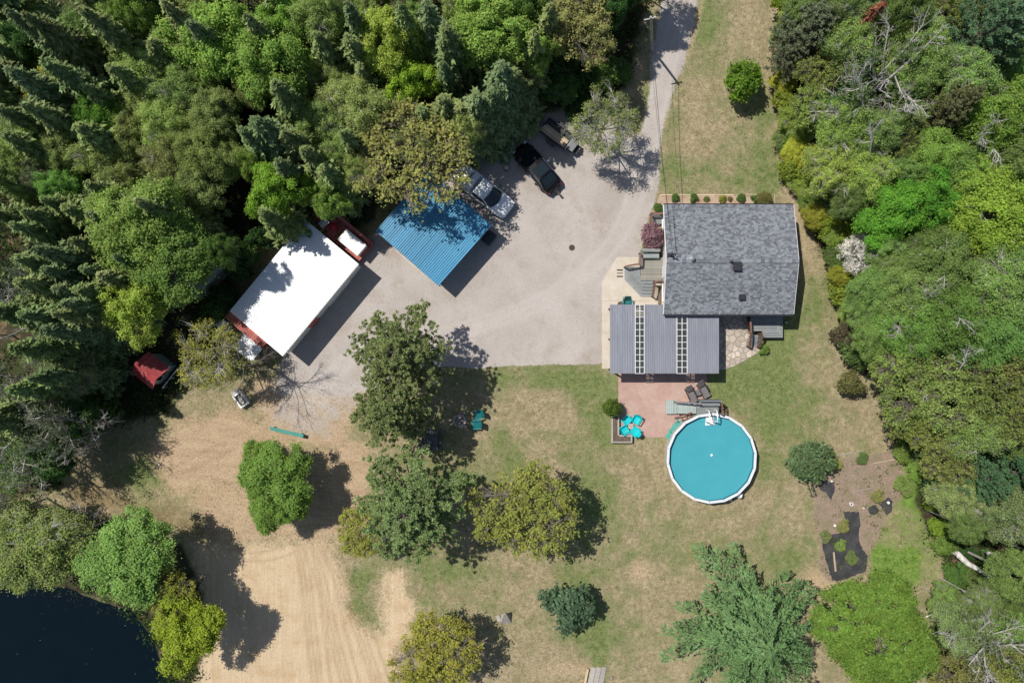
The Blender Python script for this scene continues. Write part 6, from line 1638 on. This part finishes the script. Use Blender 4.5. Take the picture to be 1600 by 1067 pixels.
# --- build them
LAND = [('the pond', 110, 1000), ('the red roofed shed', 240, 580), ('the white metal shed', 455, 450), ('the blue carport', 690, 370), ('the white pickup', 765, 295), ('the black car', 840, 260), ('the pale yellow oak', 908, 42), ('the top of the driveway', 1060, 20), ('the house', 1140, 405), ('the round pool', 1112, 716), ('the garden patch', 1330, 790),
        ('the fallen birch trunk', 1520, 885), ('the white blossoming shrub', 1340, 400), ('the rust red conifer', 1386, 15), ('the small grey shed', 318, 435), ('the huge pale birch', 215, 350), ('the water tub', 372, 622), ('the top left photo corner', 0, 0), ('the top right photo corner', 1600, 0), ('the bottom right photo corner', 1600, 1067), ('the mid left photo edge', 0, 530), ('the mid right photo edge', 1600, 533), ('the lone lime maple', 205, 482), ('the lone upper lawn tree', 1160, 124), ('the sandy green pine', 1470, 175), ('the leaning dark log', 1410, 695)]
DIRW = ['right of', 'above right of', 'above', 'above left of', 'left of', 'below left of', 'below', 'below right of']
ORD = ['nearest', 'second nearest', 'third nearest', 'fourth nearest', 'fifth nearest', 'sixth nearest', 'seventh nearest', 'eighth nearest']
def colour_word(c):
    r, g, b_ = c
    if c == RUST: return 'rust red'
    if r > g*0.95: return 'yellow olive' if g > 0.15 else 'brownish'
    if g < 0.09: return 'dark green'
    if b_ > 0.055: return 'dusty green'
    if r > 0.19: return 'yellow green'
    if r > 0.12: return 'light green'
    if g > 0.19: return 'bright green'
    return 'mid green'
NAME = {'maple': 'maple_tree', 'birch': 'birch_tree', 'oak': 'oak_tree', 'haze': 'sparse_tree', 'veil': 'sparse_tree', 'lime': 'lime_tree', 'lace': 'oak_tree', 'plume': 'white_pine', 'wisp': 'bare_tree', 'spruce': 'spruce_tree', 'pine': 'pine_tree', 'whitepine': 'white_pine', 'bare': 'bare_tree', 'thin': 'thin_tree', 'bush': 'bush'}
GROUP = {'spruce': 'spruces of the dark woods', 'bush': 'bushes'}
auto = {}
for i, t in enumerate(trees):
    if t[6]: continue
    best = min(LAND, key=lambda l: (l[1]-t[1])**2+(l[2]-t[2])**2)
    dx, dy = t[1]-best[1], best[2]-t[2]; dist = math.hypot(dx, dy)
    sec = int(round(math.degrees(math.atan2(dy, dx))/45)) % 8
    look = ('grey bare branched tree' if t[0] == 'bare' else 'thin grey twiggy tree' if t[0] == 'thin' else colour_word(t[5])+' '+LOOK[t[0]])
    auto.setdefault((look, best[0], DIRW[sec]), []).append((dist, i))
labels = {}
for (look, lm, dw), lst in auto.items():
    lst.sort()
    for k, (dist, i) in enumerate(lst):
        labels[i] = f'{look} {dw} {lm}' + ('' if len(lst) == 1 else f', {ORD[min(k, 7)]}')
tn = 0
GAIN = {'maple': 1.75, 'birch': 1.9, 'oak': 1.7, 'haze': 2.4, 'lace': 1.7, 'plume': 1.9, 'wisp': 1.0, 'veil': 1.8, 'lime': 1.75, 'spruce': 3.3, 'pine': 2.5, 'whitepine': 1.9, 'bare': 1.0, 'thin': 1.5, 'bush': 1.35}
for i, (kind, px, py, r, h, col, lab) in enumerate(trees):
    lab = lab or labels[i]
    R0, H0 = BASE[kind]
    zc = CZ[kind]*h
    c = P(px, py, zc)
    R = r*S*(1-zc/CAMH)
    if kind == 'spruce': R = r*S*rng.uniform(0.95, 1.3)
    protos = KIND[kind]
    pr = protos[i % len(protos)]
    nm = NAME[kind]
    if 'shrub' in lab: nm = 'shrub'
    elif 'plant ' in lab: nm = 'garden_plant'
    elif 'clump' in lab or 'tuft' in lab: nm = 'plant_clump'
    elif 'lilac' in lab: nm = 'lilac_bush'
    cat = {'tree': 'tree'}.get(nm.split('_')[-1], nm.split('_')[-1].replace('pine', 'pine tree'))
    root = thing(nm, lab, cat, (c.x, c.y, -0.02), rng.uniform(0, 6.28), GROUP.get(kind, 'woodland trees') if i in labels else None)
    sx = R/R0; sz = h/H0
    ov_ = rng.uniform(0.9, 1.12) if i in labels else 1.0
    root.scale = (sx*ov_, sx/ov_, sz)
    if kind not in ('bare', 'thin') and sz > 1.6*sx: pass
    pale = kind in ('bush',)
    tk = bpy.data.objects.new('trunk', pr[0]); link(tk, root)
    jit = (rng.uniform(0.86, 1.14)*rng.uniform(0.95, 1.05, 3)) if i in labels else np.ones(3)
    cobj = bpy.data.objects.new('crown' if kind != 'bare' else 'twigs', pr[1] if kind != 'thin' else pr[2]); link(cobj, root)
    g_ = GAIN[kind]; col = tuple(v*g_ for v in col)
    cobj.color = (col[0]*jit[0], col[1]*jit[1]*(0.95+0.1*jit[0]/1.0 - 0.05), col[2]*jit[2], 1)
    if kind == 'thin': tw = bpy.data.objects.new('twigs', pr[1]); link(tw, root); tw['kind'] = 'stuff'
    if kind in ('bare', 'wisp'): cobj['kind'] = 'stuff'; cobj.name = 'twigs'
    tn += 1
print('TREES', tn, {k: sum(1 for t in trees if t[0] == k) for k in KIND})

# fallen birch trunks and the leaning dark log
def log(pts, rad, m, label, nm='fallen_trunk', br=()):
    t = thing(nm, label, 'log', pts[0])
    o = Vector(pts[0])
    part('trunk', MB().tube([Vector(p)-o for p in pts], rad, 9), m, t)
    for b_ in br: part('branch', MB().tube([Vector(p)-o for p in b_], [0.07, 0.05, 0.02][:len(b_)], 6), m, t)
log([P(1481,853,0.35), P(1497,866,0.6), P(1512,880,1.0), P(1535,893,1.6), P(1565,914,2.4)], [0.27, 0.25, 0.22, 0.16, 0.09], M_birch, 'pale fallen birch trunk at the edge of the right hand thicket', br=[[P(1536,893,1.6), P(1545,902,2.2), P(1541,908,2.4)], [P(1565,914,2.4), P(1570,930,2.8), P(1566,945,3.2)]])
log([P(1543,864,2.0), P(1560,869,2.2), P(1578,878,2.4)], [0.17, 0.19, 0.15], M_birch, 'short pale broken trunk right of the fallen birch trunk', br=[[P(1543,864,2.0), P(1538,862,1.0), P(1534,860,0.0)], [P(1578,878,2.4), P(1572,876,1.2), P(1568,874,0.0)]])
log([P(1393,683,0.15), P(1410,694,0.25), P(1429,709,0.4)], [0.15, 0.14, 0.11], M_rubber, 'dark leaning log pointing into the right hand thicket')
log([P(1530,668,5.2), P(1552,682,5.4), P(1578,692,5.6), P(1600,708,5.8)], [0.05, 0.07, 0.06, 0.03], M_palebark, 'long pale dead branch lying across the right hand crowns', 'dead_branch', br=[[P(1578,692,5.6), P(1590,686,5.9), P(1604,688,6.0)], [P(1552,682,5.4), P(1556,690,3), P(1558,694,0)]])

# ---------------------------------------------------------------- low growth nobody could count
def scatter(name, n, maskf, size, col, zr, clump=10, spread=0.3, label=None, up=0.5, mat_=None, asp=0.5):
    C = []
    tries = 0
    pts = np.stack([rng.uniform(GX0, -GX0, n*12), rng.uniform(GY0, -GY0, n*12)], 1)
    ii = np.clip(np.round((pts[:, 0]-GX0)/GST).astype(int), 0, nx-1); jj = np.clip(np.round((pts[:, 1]-GY0)/GST).astype(int), 0, ny-1)
    keep = rng.random(len(pts)) < maskf(ii, jj)
    pts = pts[keep][:n]
    c = np.repeat(np.concatenate([pts, np.zeros((len(pts), 1))], 1), clump, 0)
    k = rng.normal(size=(len(c), 3))*np.array([spread, spread, 0]); c = c+k
    c[:, 2] = rng.uniform(zr[0], zr[1], len(c))*np.repeat(rng.uniform(0.3, 1, len(pts)), clump)
    v, f = leaves(c, rng.normal(size=(len(c), 3))*0.6+np.array([0, 0, up]), size*rng.uniform(0.5, 1.4, len(c)), asp)
    me = mesh_tris(name, v, f, mat_ or M_leaf)
    o = bpy.data.objects.new(name, me); link(o); o.color = (*col, 1)
    stuff(o, label, name.replace('_', ' '))
    return o
def mk_mask(*fs): return lambda i, j: np.clip(np.maximum.reduce([f[j, i] for f in fs]), 0, 1)
dens = np.clip((fbm(X, Y, 90, 0.25)-0.38)*4, 0.05, 1)
dry_land = (1-np.clip(pond*4, 0, 1))*(1-drive)
scatter('undergrowth', 9000, lambda i, j: (forest*dens*dry_land)[j, i], 0.13, (0.055, 0.10, 0.024), (0.05, 0.9), 12, 0.32, 'low green undergrowth between the trunks of the woods')
scatter('weeds', 2600, lambda i, j: (weeds*weeds*np.clip(dens+0.2, 0, 1))[j, i], 0.07, (0.13, 0.235, 0.035), (0.02, 0.28), 8, 0.15, 'bright green weeds right of the garden patch')
scatter('garden_weeds', 1500, lambda i, j: (garden*np.clip((fbm(X, Y, 91, 0.9)-0.42)*5, 0, 1))[j, i], 0.075, (0.14, 0.18, 0.045), (0.02, 0.2), 7, 0.13, 'sparse weeds on the garden soil')
open_lawn = (1-np.maximum.reduce([forest, drive, sand, dirt*0.8, garden, pond]))
paved = np.minimum(sdf(PX, PY, [(936,380),(1245,300),(1245,540),(1190,560),(1130,590),(1105,690),(950,700),(936,590)]), np.hypot(PX-1112, PY-716)-76) < 0
scatter('grass', 15000, lambda i, j: (open_lawn*np.clip(green*1.6, 0.1, 1)*(~paved))[j, i], 0.05, (0.125, 0.165, 0.05), (0.01, 0.07), 5, 0.10, 'short green grass tufts across the lawn', 0.3, None, 0.22)
scatter('dry_grass', 15000, lambda i, j: (open_lawn*np.clip(1.2-green*1.5, 0.05, 1)*(~paved))[j, i], 0.05, (0.35, 0.27, 0.155), (0.01, 0.05), 4, 0.12, 'dry straw coloured grass tufts across the lawn', 0.3, None, 0.2)
gb_ = np.clip(0.5-sdf(PX, PY, [(1363,726),(1397,720),(1396,740),(1365,746)])/4, 0, 1)
scatter('ground_cover', 420, lambda i, j: gb_[j, i], 0.06, (0.05, 0.13, 0.03), (0.05, 0.22), 9, 0.09, 'dense dark green ground cover in the small garden bed')
edgeb = np.clip(forest*(1-forest)*4, 0, 1)*(1-drive)*(1-np.clip(pond*3, 0, 1))
scatter('edge_weeds', 2600, lambda i, j: (edgeb*dens)[j, i], 0.08, (0.13, 0.185, 0.035), (0.02, 0.35), 8, 0.18, 'weedy fringe where the lawn meets the woods')
pebm = MB()
pts = 0
while pts < 500:
    x, y = random.uniform(-26, 12), random.uniform(-8, 24)
    i, j = int((x-GX0)/GST), int((y-GY0)/GST)
    if drive[j, i] < 0.9: continue
    s_ = random.uniform(0.015, 0.05); pebm.cbox(x, y, 0.01, s_, s_*random.uniform(0.6, 1), s_, random.random()*3, random.random()); pts += 1
stuff(part('gravel', pebm, M_rock), 'loose stones scattered over the gravel driveway', 'gravel')
fm_ = MB()
for _ in range(12):
    x, y = random.uniform(-42, -30), random.uniform(-28, -21)
    i, j = int((x-GX0)/GST), int((y-GY0)/GST)
    if pond[j, i] < 0.9: continue
    s_ = random.uniform(0.02, 0.045); fm_.cbox(x, y, -0.355, s_, s_*0.7, 0.004, random.random()*3)
stuff(part('floating_leaves', fm_, M_lumber), 'tiny pale leaves floating on the dark pond', 'leaves')
